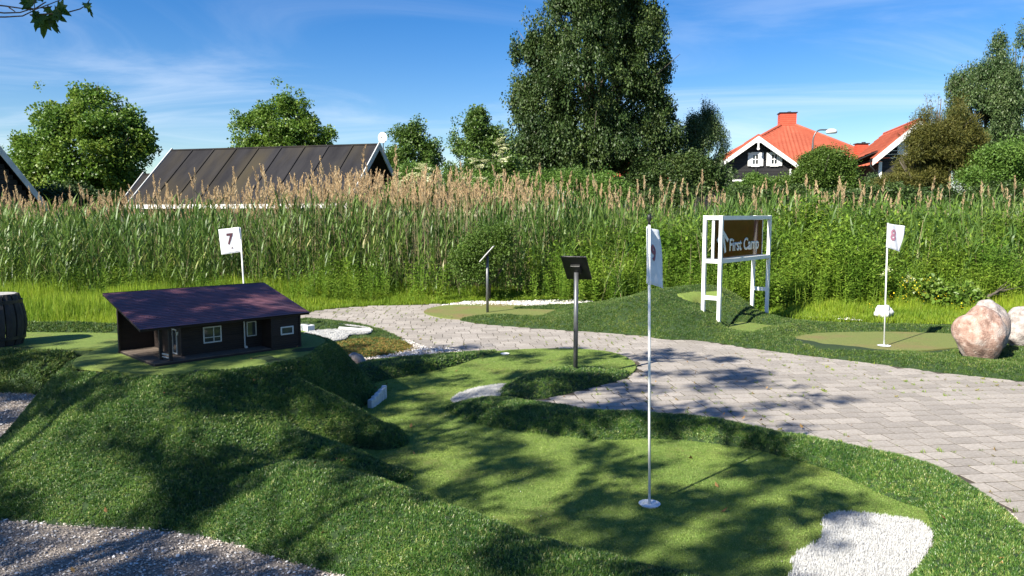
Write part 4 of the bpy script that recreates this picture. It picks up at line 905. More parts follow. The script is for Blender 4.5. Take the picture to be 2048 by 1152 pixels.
rzv = math.atan2(b.y - a.y, b.x - a.x); LnM = math.hypot(b.x - a.x, b.y - a.y); rh = (a.z + b.z) / 2
cottage((a.x, a.y, 0), rzv, LnM, 2.35, 1.92, rh - .1, 'long black cottage with a mossy felt roof behind the reeds', 9)
av = Vector((math.cos(rzv), math.sin(rzv), 0)); pv = Vector((-av.y, av.x, 0))
r0 = P(288, 351, 29.0)
for i in range(200):
    Wx = .8 + i * .015; e_ = Vector((r0.x, r0.y, 0)) - pv * Wx
    if proj(e_.x, e_.y, 1.7)[0] < 227: break
ze_ = P(227, 428, e_.y).z
ext = cottage((r0.x, r0.y, 0), rzv, 3.2, Wx, ze_, r0.z, 'lower black annexe with its own white verge left of the long cottage', 4, winright=False, name='cottage_annexe')
lc = P(88, 410, 21.5); la = P(0, 300, 21.5); slope = (la.z - lc.z) / (lc.x - la.x); half = 2.9
k0 = ray(0, 302); kx = k0.x / k0.y; tt = (lc.x - kx * 21.5) / (.707 * (1 - kx)); zz0 = EYE + k0.z / k0.y * (21.5 - .707 * tt); slope = (zz0 - lc.z) / tt
cottage((lc.x - half * .707, 21.5 - half * .707, 0), R(135), 8.5, half, lc.z + .02, lc.z + half * slope, 'black cottage gable with a white verge cut off by the left edge', 8, winright=False)
# satellite dish on the gable
d = P(766, 276, 26.0); dish = empty('satellite_dish', (d.x, d.y - .1, d.z - .31), R(-12), 'white satellite dish on the right end of the long black roof', 'satellite dish')
db = MB(); rings = 5; V = [(0, .05, .36)]
for i in range(1, rings + 1):
    r_ = .19 * i / rings
    for k in range(20): t = k / 20 * 2 * math.pi; V.append((r_ * math.cos(t), .05 - .05 * (i / rings) ** 2, .36 + r_ * 1.12 * math.sin(t)))
Fs = [(0, 1 + k, 1 + (k + 1) % 20) for k in range(20)] + [(1 + (i - 1) * 20 + k, 1 + i * 20 + k, 1 + i * 20 + (k + 1) % 20, 1 + (i - 1) * 20 + (k + 1) % 20) for i in range(1, rings) for k in range(20)]
db.add(V, Fs); od = db.build('dish', M['white_paint'], dish, True); md = od.modifiers.new('thick', 'SOLIDIFY'); md.thickness = .012
dish.scale = (.86, .86, .86)
MB().tube([(0, .02, .2), (.02, -.14, .28), (.01, -.17, .36)], .009, 6).build('feed_arm', M['galvanised'], dish)
MB().tube([(.01, -.19, .36), (.01, -.13, .365)], .025, 8).build('receiver', M['galvanised'], dish)
MB().tube([(0, .07, -.25), (0, .07, .36)], .022, 8).build('mast', M['galvanised'], dish)

# ------------------------------------------------------------------ houses with red tiled roofs (right)
def tiles(q, n, pitch=.30, wave=.24, parent=None, amp=.035):
    """q: eave left, eave right, top right, top left; courses of wavy tiles over a quad or triangle"""
    e0, e1, t1, t0 = (Vector(p) for p in q); n = Vector(n).normalized(); ln = ((t0 - e0).length + (t1 - e1).length) / 2; rows = max(2, int(ln / pitch)); V = []; Q = []
    width = max((e1 - e0).length, (t1 - t0).length); cols = max(4, int(width / wave * 6))
    for r_ in range(rows):
        for half in (0, 1):
            f = (r_ + half) / rows; lift = .045 if half == 0 else .012
            a_ = e0.lerp(t0, f); b_ = e1.lerp(t1, f)
            for c_ in range(cols + 1):
                g = c_ / cols; p = a_.lerp(b_, g); ph = (p - e0).dot((e1 - e0).normalized()) / wave * 2 * math.pi
                V.append(tuple(p + n * (lift + amp * (.5 + .5 * math.sin(ph)))))
        b0 = 2 * r_ * (cols + 1)
        for c_ in range(cols): Q.append((b0 + c_, b0 + c_ + 1, b0 + cols + 2 + c_, b0 + cols + 1 + c_))
        if r_:
            pb = (2 * r_ - 1) * (cols + 1)
            for c_ in range(cols): Q.append((pb + c_, pb + c_ + 1, b0 + c_ + 1, b0 + c_))
    me = meshnp('roof_tiles', V, Q); o = link('roof_tiles', me, M['red_tile'], parent); tag(o, kind='stuff')
    # underside
    MB().slab([e0, e1, t1, t0] if (t1 - t0).length > .01 else [e0, e1, t0], -.05, n).build('roof_deck', M['black_wood'], parent)
    return o
def shutter_window(root, c, ax, w, h, nrm):
    """white casement with four panes and a shutter either side"""
    c = Vector(c); ax = Vector(ax).normalized(); up = Vector((0, 0, 1)); nrm = Vector(nrm).normalized()
    fb = MB(); wframe(fb, c, ax, up, w, h, .07, .06); fb.bar(c - up * h / 2, c + up * h / 2, .045, .05, nrm); fb.bar(c - ax * w / 2, c + ax * w / 2, .045, .045, nrm)
    f_ = fb.build('window', M['white_paint'], root)
    for i in (-1, 1):
        for j in (-1, 1): pane(c + ax * i * w * .22 + up * j * h * .22 - nrm * .01, ax, up, w * .36, h * .36).build('pane', M['glass'], f_)
    for s in (-1, 1):
        cc = c + ax * s * (w / 2 + .115) + nrm * .01
        MB().slab([cc - ax * .105 - up * (h / 2 + .05), cc + ax * .105 - up * (h / 2 + .05 + .08 * s * 0), cc + ax * .105 + up * (h / 2 + .05), cc - ax * .105 + up * (h / 2 + .05)], .04, nrm).build('shutter', M['white_paint'], root)
    for s in (-1, 1): MB().slab([c + up * s * (h / 2 + .045) - ax * (w / 2 + .02) - up * .04, c + up * s * (h / 2 + .045) + ax * (w / 2 + .02) - up * .04, c + up * s * (h / 2 + .045) + ax * (w / 2 + .02) + up * .04, c + up * s * (h / 2 + .045) - ax * (w / 2 + .02) + up * .04], .045, nrm).build('window_trim', M['white_paint'], root)
def gable(root, apex, hw, drop, depth, wallz, inset=.5, left=True, right=True, barge=.24):
    """gabled wing pointing to -y: apex (x, y, z) local"""
    ax_, ay, az = apex; z = wallz
    while z < az - .35:
        w_ = min(hw - .35, (az - z - .28) * hw / drop)
        if w_ > .06: MB().box((ax_ - w_, ay + inset, z), (ax_ + w_, ay + inset + .08, z + .165)).build('board', M['black_wood'], root)
        z += .175
    for s in (-1, 1):
        n = Vector((s * drop, 0, hw))
        q = [(ax_ + s * hw, ay, az - drop), (ax_ + s * hw, ay + depth, az - drop), (ax_, ay + depth, az), (ax_, ay, az)]
        if s < 0: q = [q[1], q[0], q[3], q[2]]
        tiles(q, n, parent=root)
        up = Vector((0, 0, 1)); p0 = Vector((ax_ + s * (hw + .04), ay - .04, az - drop - .05)); p1 = Vector((ax_, ay - .04, az - .02))
        MB().slab([p0 - up * barge, p0 + up * .02, p1 + up * .02, p1 - up * barge * 1.15], .05, (0, -1, 0)).build('bargeboard', M['white_paint'], root)
        MB().bar((ax_ + s * (hw + .05), ay - .05, az - drop + .02), (ax_, ay - .05, az + .06), .10, .05, (0, 1, 0)).build('verge_tile', M['red_tile'], root)
    MB().tube([(ax_, ay - .05, az + .03), (ax_, ay + depth, az + .03)], .09, 8).build('ridge_tile', M['red_tile'], root)
    # cut out ornament under the apex
    ob = MB(); zt = az - barge * 1.15
    ob.bar((ax_, ay - .07, zt + .05), (ax_, ay - .07, zt - .42), .09, .06, (0, 1, 0))
    for s in (-1, 1):
        ob.bar((ax_ + s * .05, ay - .07, zt - .08), (ax_ + s * .40, ay - .07, zt - .12), .07, .05, (0, 1, 0)); ob.bar((ax_ + s * .12, ay - .07, zt - .05), (ax_ + s * .22, ay - .07, zt + .12), .06, .05, (0, 1, 0))
        ob.bar((ax_ + s * .35, ay - .07, zt - .16), (ax_ + s * .48, ay - .07, zt - .30), .06, .05, (0, 1, 0))
    ob.tube([(ax_, ay - .10, zt - .46), (ax_, ay - .04, zt - .46)], .08, 10); ob.build('gable_ornament', M['white_paint'], root)
def chimney(root, x, y, z0, z1, w=.95, dd=.8):
    c = MB(); c.box((x - w / 2, y - dd / 2, z0), (x + w / 2, y + dd / 2, z1)); ch = c.build('chimney', M['red_board'], root)
    zz = z0 + .15
    while zz < z1 - .05:
        MB().box((x - w / 2 - .012, y - dd / 2 - .012, zz), (x + w / 2 + .012, y + dd / 2 + .012, zz + .10)).build('chimney_board', M['red_board'], ch); zz += .125
    MB().box((x - w / 2 - .07, y - dd / 2 - .07, z1), (x + w / 2 + .07, y + dd / 2 + .07, z1 + .05)).build('chimney_cap', M['dark_metal'], ch)
    MB().tube([(x + .12, y, z1 + .05), (x + .12, y, z1 + .13)], .12, 8).build('chimney_pot', M['dark_metal'], ch)
Yh = 44.0
A = P(1517, 272, Yh); root = empty('red_roofed_house', (A.x, Yh, 0), R(-9), 'red tiled house with a square chimney and a black gable facing the reeds', 'house')
az = A.z; hw = 2.35
gable(root, (0, 0, az), hw, 1.72, 5.2, az - 4.3)
# main roof: pyramid behind the wing
T = P(1586, 262, Yh + 6.5); tx, ty, tz = 2.7, 5.8, T.z + .15
ez = az - 2.5; hx_ = 7.0; hy_ = 5.2
corners = [(tx - hx_, ty - hy_, ez), (tx + hx_, ty - hy_, ez), (tx + hx_, ty + hy_, ez), (tx - hx_, ty + hy_, ez)]
top_ = [(tx - .45, ty - .35, tz), (tx + .45, ty - .35, tz), (tx + .45, ty + .35, tz), (tx - .45, ty + .35, tz)]
for i in range(4):
    j = (i + 1) % 4; q = [corners[i], corners[j], top_[j], top_[i]]; n = (Vector(q[1]) - Vector(q[0])).cross(Vector(q[3]) - Vector(q[0]))
    tiles(q, n, parent=root); MB().tube([Vector(corners[i]) + Vector((0, 0, .05)), Vector(top_[i]) + Vector((0, 0, .06))], .10, 8).build('hip_tile', M['red_tile'], root)
MB().box((tx - hx_ + .6, ty - hy_ + .6, 0), (tx + hx_ - .6, ty + hy_ - .6, ez - .02)).build('wall', M['black_wood'], root)
MB().box((-hw + .5, .62, 0), (hw - .5, 3, az - 1.9)).build('wing_wall', M['black_wood'], root)
chimney(root, tx, ty, tz - .25, tz + .83, 1.0, .8)
for px in (1508, 1544):
    c = P(px, 319, Yh + .5); shutter_window(root, (c.x - A.x, .45, c.z), (1, 0, 0), .44, .68, (0, -1, 0))
MB().box((hw - .45, .35, az - 4.3), (hw - .33, .47, az - 1.9)).build('corner_post', M['white_paint'], root)
MB().box((-.05, .44, az - 4.3), (.05, .5, az - .9)).build('centre_board', M['black_wood'], root)
MB().box((-hw + .35, .40, az - 4.4), (hw - .3, .5, az - 4.3)).build('sill_board', M['white_paint'], root)
MB().box((tx - hx_, ty - hy_ - .12, ez - .10), (tx + hx_, ty - hy_, ez)).build('gutter', M['white_paint'], root)
MB().box((tx + hx_ - 2.6, ty - hy_ + .45, ez - 1.2), (tx + hx_ - 1.8, ty - hy_ + .62, ez - .4)).build('side_window', M['white_paint'], root)
# a second house to its left behind the willow, and the lower wing at the right
B2 = P(1700, 352, 42); root3 = empty('low_red_house', (B2.x, 42, 0), R(-4), 'low red roofed house wing with a small white window between the two gabled houses', 'house')
tiles([(-1.4, 0, B2.z + .10), (3.2, 0, B2.z + .10), (3.2, 3.4, B2.z + 1.45), (-1.4, 3.4, B2.z + 1.45)], (0, -1.3, 3.3), parent=root3)
MB().box((-1.0, .5, 0), (2.9, 3.2, B2.z + .1)).build('wall', M['black_wood'], root3)
cc = P(1741, 352, 42); shutter_window(root3, (cc.x - B2.x, .45, cc.z - .2), (1, 0, 0), .5, .6, (0, -1, 0))
MB().box((-1.4, -.1, B2.z), (3.2, 0, B2.z + .09)).build('gutter', M['white_paint'], root3)
chimney(root3, P(1728, 300, 44).x - B2.x, 2.9, B2.z + 1.2, P(1728, 289, 44.9).z, .62, .5)
Yr = 36.0
A = P(1840, 240, Yr); E_ = P(1756, 316, Yr); root2 = empty('red_roofed_house', (A.x, Yr, 0), R(-13), 'red tiled house with a white verge half hidden by the olive conifer', 'house')
hw = (A.x - E_.x) * 1.03; dr = A.z - E_.z
gable(root2, (0, 0, A.z), hw, dr, 6.5, A.z - 4.0, barge=.28)
MB().box((-hw + .55, .62, 0), (hw - .5, 6, A.z - dr - .1)).build('wall', M['black_wood'], root2)
MB().box((-hw + .36, .40, 0), (-hw + .50, .52, A.z - dr - .12)).build('corner_post', M['white_paint'], root2)
c = P(1812, 292, Yr + .5); shutter_window(root2, (c.x - A.x, .45, c.z), (1, 0, 0), .5, .72, (0, -1, 0))
tiles([(-hw - .9, .3, A.z - dr - .12), (-hw - .9, 6.2, A.z - dr - .12), (-hw + .25, 6.2, A.z - dr + .42), (-hw + .25, .3, A.z - dr + .42)][::1], (-.5, 0, 1.1), parent=root2)
MB().tube([(-hw - .05, .25, A.z - dr - .12), (-hw - .05, .25, A.z - dr - .35), (-hw + .32, .35, A.z - dr - .75), (-hw + .32, .35, .2)], .045, 8).build('downpipe', M['dark_metal'], root2)
for s in (-1, 1): MB().box((s * hw - .06, -.02, A.z - dr - .12), (s * hw + .06, 6.4, A.z - dr - .02)).build('gutter', M['black_wood'], root2)
Bq = P(1290, 345, 46); root4 = empty('red_roofed_house', (Bq.x, 46, 0), R(4), 'red tiled roof glimpsed through the lower leaves of the big poplar', 'house')
tiles([(-3.5, 0, Bq.z - .6), (6.2, 0, Bq.z - .6), (4.2, 4, Bq.z + 1.2), (-1.5, 4, Bq.z + 1.2)], (0, -1.8, 4), parent=root4)
MB().box((-3.1, .5, 0), (5.8, 4, Bq.z - .62)).build('wall', M['black_wood'], root4)

# street lamp
lp = P(1624, 330, 33); lt = P(1630, 262, 33); lr = empty('street_lamp', (lp.x, 33, 0), 0, 'white street lamp on a curved grey arm above the round light green bush', 'street lamp')
th_ = P(1664, 262, 33)
pth = [(0, 0, 0), (0, 0, lt.z - .6)]
for i in range(7):
    t = i / 6 * math.pi / 2; pth.append((.32 * (1 - math.cos(t)), 0, lt.z - .45 + .50 * math.sin(t)))
pth.append((th_.x - lp.x - .18, 0, lt.z + .05))
MB().tube(pth, [.05, .045] + [.032] * 8, 8).build('pole', M['galvanised'], lr, True)
hb = MB(); hxx = th_.x - lp.x; prof = [(.0, .09), (.10, .085), (.17, .03), (.185, -.06), (.16, -.10), (0, -.105)]
for i, (r_, z_) in enumerate(prof):
    for k in range(14): t = k / 14 * 2 * math.pi; hb.v.append((hxx + r_ * 1.35 * math.cos(t) - .02, r_ * math.sin(t), lt.z + z_))
for i in range(len(prof) - 1):
    for k in range(14): hb.f.append((i * 14 + k, i * 14 + (k + 1) % 14, (i + 1) * 14 + (k + 1) % 14, (i + 1) * 14 + k))
hb.build('lamp_head', M['white_paint'], lr, True)

# ------------------------------------------------------------------ model house on the mound
HZ = .537; mh = empty('model_house', (-2.525, 5.139, HZ), R(44.9), 'dark brown model holiday house with a maroon roof standing on the turf mound', 'model house')
HL, HW = 1.135, .77; RE, RR = .257, .450                      # eave height, ridge height
v0, v1 = -.02, .76; u0, u1 = -.087, HL + .078
def rz_at(v): return RE + (RR - RE) * (v - v0) / (v1 - v0)
rn = Vector((0, -(RR - RE), v1 - v0)).normalized()
MB().box((0, -.012, -.03), (HL, HW, .012)).build('deck', M['dark_brown_wood'], mh)
for i in range(26):
    if i * .03 > HW - .03: break
    x1_ = HL - .255 if i * .03 < .2 else .255
    MB().box((.004, i * .03 + .001, .012), (x1_, i * .03 + .027, .017)).build('deck_board', M['deck_wood'], mh)
rb = MB(); rb.slab([(u0, v0, RE), (u1, v0, RE), (u1, v1, RR), (u0, v1, RR)], .012, rn); rb.build('roof', M['dark_brown_wood'], mh)
rf = bpy.data.objects[[o.name for o in mh.children if o.name.startswith('roof')][0]]
nr_ = 24
for i in range(nr_):
    f0 = i / nr_; f1 = (i + 1.12) / nr_ if i < nr_ - 1 else 1.0
    for k in range(4):
        ua = u0 + (u1 - u0) * k / 4 + (.0008 if k else -.003); ub = u0 + (u1 - u0) * (k + 1) / 4 - (.0008 if k < 3 else -.003)
        pa = Vector((0, v0 + (v1 - v0) * f0 - (.004 if i == 0 else 0), 0)); za_ = RE + (RR - RE) * f0; zb_ = RE + (RR - RE) * f1; vb = v0 + (v1 - v0) * f1
        q = [(ua, pa.y, za_), (ub, pa.y, za_), (ub, vb, zb_), (ua, vb, zb_)]
        q = [Vector(p) + rn * (.0135 + (.0042 if n_ < 2 else .0008)) for n_, p in enumerate(q)]
        MB().slab(q, .0022, rn).build('shingle_course', M['maroon_roof'], rf)
MB().box((u0, v1 - .004, RR - .008), (u1, v1 + .008, RR + .02)).build('ridge_board', M['dark_brown_wood'], mh)
def planks(x0, x1, y, ztop, nm='plank', ax='x', st=.0165, th=.006, out_=-1):
    z = .016
    while z < (ztop if not callable(ztop) else 1):
        zt = ztop if not callable(ztop) else None
        z2 = min(z + st - .0012, ztop)
        if ax == 'x': MB().box((x0, y + (0 if out_ > 0 else -th), z), (x1, y + (th if out_ > 0 else 0), z2)).build(nm, M['dark_brown_wood'], mh)
        else: MB().box((y - th, x0, z), (y, x1, z2)).build(nm, M['dark_brown_wood'], mh)
        z += st
wl = MB()
vr = .165; ur = .262; uu = HL - .245
wl.add([(ur, vr, .012), (uu, vr, .012), (uu, HW - .01, .012), (ur, HW - .01, .012), (ur, vr, rz_at(vr)), (uu, vr, rz_at(vr)), (uu, HW - .01, rz_at(HW - .01)), (ur, HW - .01, rz_at(HW - .01))],
       [(0, 1, 5, 4), (1, 2, 6, 5), (2, 3, 7, 6), (3, 0, 4, 7), (4, 5, 6, 7)])
wl.add([(uu, .004, -.02), (HL, .004, -.02), (HL, HW - .01, -.02), (uu, HW - .01, -.02), (uu, .004, rz_at(.004)), (HL, .004, rz_at(.004)), (HL, HW - .01, rz_at(HW - .01)), (uu, HW - .01, rz_at(HW - .01))],
       [(0, 1, 5, 4), (1, 2, 6, 5), (2, 3, 7, 6), (3, 0, 4, 7), (4, 5, 6, 7)])
wl.box((0, HW - .03, .0), (ur, HW - .012, rz_at(HW - .03) - .002))
wl.build('wall', M['dark_brown_wood'], mh)
planks(ur, uu, vr, rz_at(vr) - .002); planks(uu + .008, HL - .008, .004, rz_at(0) - .003); planks(vr, HW - .03, ur, rz_at(vr) - .002, ax='y')
for (x, y) in ((ur - .003, vr - .004), (uu + .002, .0), (HL, .0)): MB().box((x - .008, y - .008, -.02), (x + .006, y + .004, rz_at(y) - .002)).build('corner_board', M['dark_brown_wood'], mh)
MB().box((.115, .015, .012), (.137, .037, rz_at(.02) - .002)).build('porch_post', M['dark_brown_wood'], mh)
MB().box((.088, .125, .012), (.110, .147, rz_at(.13) - .002)).build('porch_post', M['dark_brown_wood'], mh)
MB().box((-.004, HW - .05, -.02), (.010, HW - .028, rz_at(HW - .04))).build('porch_post', M['dark_brown_wood'], mh)
rl = MB(); rl.bar((.118, .035, .062), (.104, .128, .062), .006, .010); rl.bar((.118, .035, .040), (.104, .128, .040), .006, .008); rl.build('railing', M['aged_white'], mh)
def mwin(uc, v, zc_, w_, h_, mull=1, t=.009, cross=True):
    fb = MB(); wframe(fb, (uc, v, zc_), (1, 0, 0), (0, 0, 1), w_, h_, t, .010)
    if mull: fb.bar((uc + .01, v, zc_ - h_ / 2), (uc + .01, v, zc_ + h_ / 2), t * .7, .009, (0, 1, 0))
    if cross: fb.bar((uc - w_ / 2, v, zc_ - h_ * .16), (uc + w_ / 2, v, zc_ - h_ * .16), t * .6, .008, (0, 1, 0))
    f_ = fb.build('window', M['aged_white'], mh); pane((uc, v + .001, zc_), (1, 0, 0), (0, 0, 1), w_ - t, h_ - t, .003).build('pane', M['glass'], f_); return f_
mwin(.487, vr - .009, .155, .140, .125)
mwin(.800, vr - .009, .165, .080, .118, 0, .007, False)
mwin(1.020, -.005, .145, .110, .066, 0, .010, False)
cu = MB()
for i in range(5): cu.bar((.53 + i * .006, vr - .0065, .10), (.53 + i * .006, vr - .0065, .205), .004, .003, (0, 1, 0))
cu.build('curtain', M['aged_white'], mh)
MB().tube([(.738, vr - .018, .23), (.738, vr - .018, .03), (.742, vr - .022, .022)], .006, 8).build('downpipe', M['aged_white'], mh)
MB().tube([(.744, vr - .030, .026), (.744, vr - .016, .026)], .011, 10).build('drain_mouth', M['aged_white'], mh)
MB().tube([(.225, vr - .01, .205), (.225, vr - .01, .178)], [.012, .006], 8).build('wall_lamp', M['aged_white'], mh)
dbm = MB(); wframe(dbm, (ur - .010, .32, .115), (0, 1, 0), (0, 0, 1), .17, .19, .009, .008); dbm.bar((ur - .010, .32, .02), (ur - .010, .32, .21), .006, .008, (1, 0, 0)); od = dbm.build('patio_door', M['aged_white'], mh)
pane((ur - .008, .32, .115), (0, 1, 0), (0, 0, 1), .16, .18, .003).build('pane', M['glass'], od)

# ------------------------------------------------------------------ white sign with the brown board
def text_mesh(txt, size=1.0, offset=0.0):
    c = bpy.data.curves.new('lettering', 'FONT'); c.body = txt; c.size = size; c.offset = offset; c.align_x = 'LEFT'; c.resolution_u = 6
    o = bpy.data.objects.new('lettering', c); COL.objects.link(o)
    dg = bpy.context.evaluated_depsgraph_get(); me = bpy.data.meshes.new_from_object(o.evaluated_get(dg)); bpy.data.objects.remove(o); return me
p2 = G(1437, 656, .05); p4 = G(1533, 631, .05)
dv = Vector((p4.x - p2.x, p4.y - p2.y, 0)); SL = dv.length; sg = empty('camp_sign', (p2.x, p2.y, 0), math.atan2(dv.y, dv.x), 'white four legged metal sign frame holding a brown First Camp board', 'sign')
print('SIGN length', SL, 'angle', math.degrees(math.atan2(dv.y, dv.x)))
D = .235; TZ = P(1437, 431, p2.y).z; PT = .048
BZ = P(1437, 523, p2.y).z
print('sign top', TZ, 'bottom rail', BZ)
for x in (0, SL):
    for y in (0, D): MB().box((x - PT / 2, y - PT / 2, -.1), (x + PT / 2, y + PT / 2, TZ)).build('post', M['white_paint'], sg, bevel=.004)
for x in (0, SL):
    for z in (TZ - .03, BZ, .46): MB().box((x - PT / 2 + .004, PT / 2, z - .027), (x + PT / 2 - .004, D - PT / 2, z + .027)).build('crossbar', M['white_paint'], sg)
for y in (0, D):
    for z in (TZ - .03, BZ): MB().box((PT / 2, y - .025, z - .026), (SL - PT / 2, y + .025, z + .026)).build('rail', M['white_paint'], sg)
b0, b1 = .02, SL - .02; ym = D / 2; z0_, z1_ = BZ + .03, TZ - .065
MB().box((b0, ym - .012, z0_), (b1, ym + .012, z1_)).build('board', M['sign_brown'], sg)
bd = [o for o in sg.children if o.name.startswith('board')][0]
eb = MB()
for (xa, xb, za_, zb_) in ((b0 - .02, b0 - .001, z0_ - .02, z1_ + .02), (b1 + .001, b1 + .02, z0_ - .02, z1_ + .02), (b0, b1, z0_ - .02, z0_ - .001), (b0, b1, z1_ + .001, z1_ + .02)): eb.box((xa, ym - .018, za_), (xb, ym + .018, zb_))
eb.build('board_edge', M['white_paint'], bd)
def place_text(me, x, y, z, sx, sz, mat, parent, name):
    co = np.zeros(len(me.vertices) * 3); me.vertices.foreach_get('co', co); co = co.reshape(-1, 3)
    mn = co.min(0); mxv = co.max(0); co2 = np.stack([(co[:, 0] - mn[0]) / (mxv[0] - mn[0]) * sx + x, np.full(len(co), y), co[:, 1] * sz + z], 1)
    me.vertices.foreach_set('co', co2.ravel()); me.update(); me.materials.clear(); o = link(name, me, mat, parent)
    so_ = o.modifiers.new('thick', 'SOLIDIFY'); so_.thickness = .003; so_.offset = 0; return o
ty_ = ym - .0145
def u_of(px):   # where along the board a photo column falls
    k = (px - 1024) / F; ox, oy = p2.x - dv.y / SL * ym, p2.y + dv.x / SL * ym; ex, ey = dv.x / SL, dv.y / SL
    kk_ = k * CT
    return (kk_ * oy - ox) / (ex - kk_ * ey) * 1.0
ta, tb_ = u_of(1459), u_of(1517.5); print('text u', ta, tb_, u_of(1432), u_of(1455))
place_text(text_mesh('First Camp', 1.0, .022), ta, ty_, z0_ + .095, tb_ - ta, .245, M['print_white'], bd, 'lettering')
au0, au1 = u_of(1434), u_of(1455.5); am = (au0 + au1) / 2; az0, az1 = z0_ + .075, z0_ + .395
ab = MB()
for s in (-1, 1):
    ab.bar((am - s * .012, ty_ - .001 * (s + 1), az1 - .02), (am + s * (au1 - au0) / 2, ty_ - .001 * (s + 1), az1 - .155), .055, .003, (0, 1, 0))
    ab.bar((am + s * .022, ty_ - .0005 * (s + 1), az1 - .09), (am + s * (au1 - au0) * .27, ty_ - .0005 * (s + 1), az0), .050, .003, (0, 1, 0))
ab.build('arrow', M['print_white'], bd)

# ------------------------------------------------------------------ information stands
def stand(px, py, T, th_deg, label, h=.98, tilt=45, w=.25, ln=.33, matp='dark_metal', z0=None):
    b = at(px, py, T); s_ = empty('information_stand', (b.x, b.y, b.z - .03), R(th_deg), label, 'information stand', 'information stands beside the golf holes')
    MB().tube([(0, 0, 0), (0, 0, h - .02)], .022, 14).build('post', M['galvanised'], s_, True)
    t = R(tilt); dn = Vector((0, math.cos(t), -math.sin(t))); n = Vector((0, math.sin(t), math.cos(t))); c = Vector((0, .0, h + .02))
    q = [c + Vector((i * w / 2, 0, 0)) + dn * j * ln / 2 for i, j in ((-1, 1), (1, 1), (1, -1), (-1, -1))]
    MB().slab(q, .014, n).build('panel', M[matp], s_, bevel=.003)
    q2 = [c + n * .0145 + Vector((i * (w / 2 - .015), 0, 0)) + dn * j * (ln / 2 - .015) for i, j in ((-1, 1), (1, 1), (1, -1), (-1, -1))]
    MB().slab(q2, .0015, n).build('plate', M['steel_plate'], s_)
    MB().bar(c + dn * .055 - n * .001, c - dn * .055 - n * .001, .095, .05, n).build('bracket', M['dark_metal'], s_, bevel=.003)
    return s_
stand(1151, 736, T_stand, -20, 'information stand with a black tilted panel seen from behind, on the nearer bank')
stand(975, 626, G8, 88, 'information stand seen edge on, farther away beside the low green', .98, 48, .25, .34, 'steel_plate')

# ------------------------------------------------------------------ golf flags and cups
def flag(base, top, corners, num, npos, nsize, mat, label, prad=.008, wave=.010, finial=False, cup=True, extra=False):
    """corners: top left, top right, bottom right, bottom left as world points; npos: u range, v range of the numeral"""
    base = Vector(base); top = Vector(top); r_ = empty('golf_flag', base, 0, label, 'golf flag', 'numbered flags on the golf holes')
    MB().tube([(0, 0, -.02), top - base], prad, 12).build('pole', M['white_paint'], r_, True)
    c = [Vector(p) - base for p in corners]
    ux = (c[1] - c[0]).normalized(); nrm = (c[3] - c[0]).cross(c[1] - c[0]).normalized()
    if nrm.y > 0: nrm = -nrm
    def S(u, v):
        p = c[3].lerp(c[2], u).lerp(c[0].lerp(c[1], u), v)
        return p + nrm * wave * (math.sin(u * 5.5 + v * 2.2) + .5 * math.sin(u * 11 + v * 5)) * (.3 + u)
    nu, nv = 16, 20; V = [S(i / nu, j / nv) for j in range(nv + 1) for i in range(nu + 1)]
    Q = [(j * (nu + 1) + i, j * (nu + 1) + i + 1, (j + 1) * (nu + 1) + i + 1, (j + 1) * (nu + 1) + i) for j in range(nv) for i in range(nu)]
    o = link('flag_cloth', meshnp('flag_cloth', [tuple(v) for v in V], Q), M['cloth'], r_, True); md = o.modifiers.new('thick', 'SOLIDIFY'); md.thickness = .0015
    hb_ = MB(); q0 = [S(i / nu, 0) for i in range(nu + 1)]; hb_.tube(q0, .0022, 5); hb_.build('hem', M['cloth'], r_)
    def put(txt, ua, ub, va, vb, mt, nm):
        me = text_mesh(txt, 1.0, .03); import bmesh
        bm = bmesh.new(); bm.from_mesh(me); bmesh.ops.subdivide_edges(bm, edges=[e for e in bm.edges if e.calc_length() > .12], cuts=2, use_grid_fill=False); bmesh.ops.triangulate(bm, faces=bm.faces)
        xs = [v.co.x for v in bm.verts]; ys = [v.co.y for v in bm.verts]; x0, x1, y0, y1 = min(xs), max(xs), min(ys), max(ys)
        for v in bm.verts:
            u = ua + (ub - ua) * (v.co.x - x0) / (x1 - x0); w_ = va + (vb - va) * (v.co.y - y0) / (y1 - y0); v.co = S(u, w_) + nrm * .0032
        bm.to_mesh(me); bm.free(); me.materials.clear(); link(nm, me, mt, r_)
    put(num, npos[0], npos[1], npos[2], npos[3], mat, 'numeral')
    if extra: put('A', .50, .59, .16, .26, mat, 'emblem')
    if finial:
        MB().tube([top - base + Vector((0, 0, -.005)), top - base + Vector((0, 0, .008)), top - base + Vector((0, 0, .022)), top - base + Vector((0, 0, .042)), top - base + Vector((0, 0, .052))], [.010, .006, .013, .012, .004], 10).build('finial', M['dark_metal'], r_, True)
    return r_
b8 = at(1768, 692, T_hg, .07); b8 = G(1768, 692, .07); Y8 = b8.y
flag(b8, P(1776, 446, Y8 - .02), [P(1775, 447, Y8 - .03), P(1809, 452, Y8 + .04), P(1801, 503, Y8 + .03), P(1772, 494, Y8 - .03)], '8', (.22, .58, .34, .80), 1, M['numeral_pink'], 'white flag with a pink 8 leaning on the far right green', .0085)
b9 = G(1299, 1010, .014); Y9 = b9.y
flag(b9, P(1298.5, 447, Y9), [P(1293, 453, Y9 - .015), P(1315, 460, Y9 + .10), P(1330, 576, Y9 + .06), P(1293, 566, Y9 - .015)], '9', (.28, .74, .42, .72), 1, M['numeral_mauve'], 'white flag with a 9 hanging almost edge on over the near green', .0072, .007, True)
Y7 = 9.2; b7 = P(495, 690, Y7)
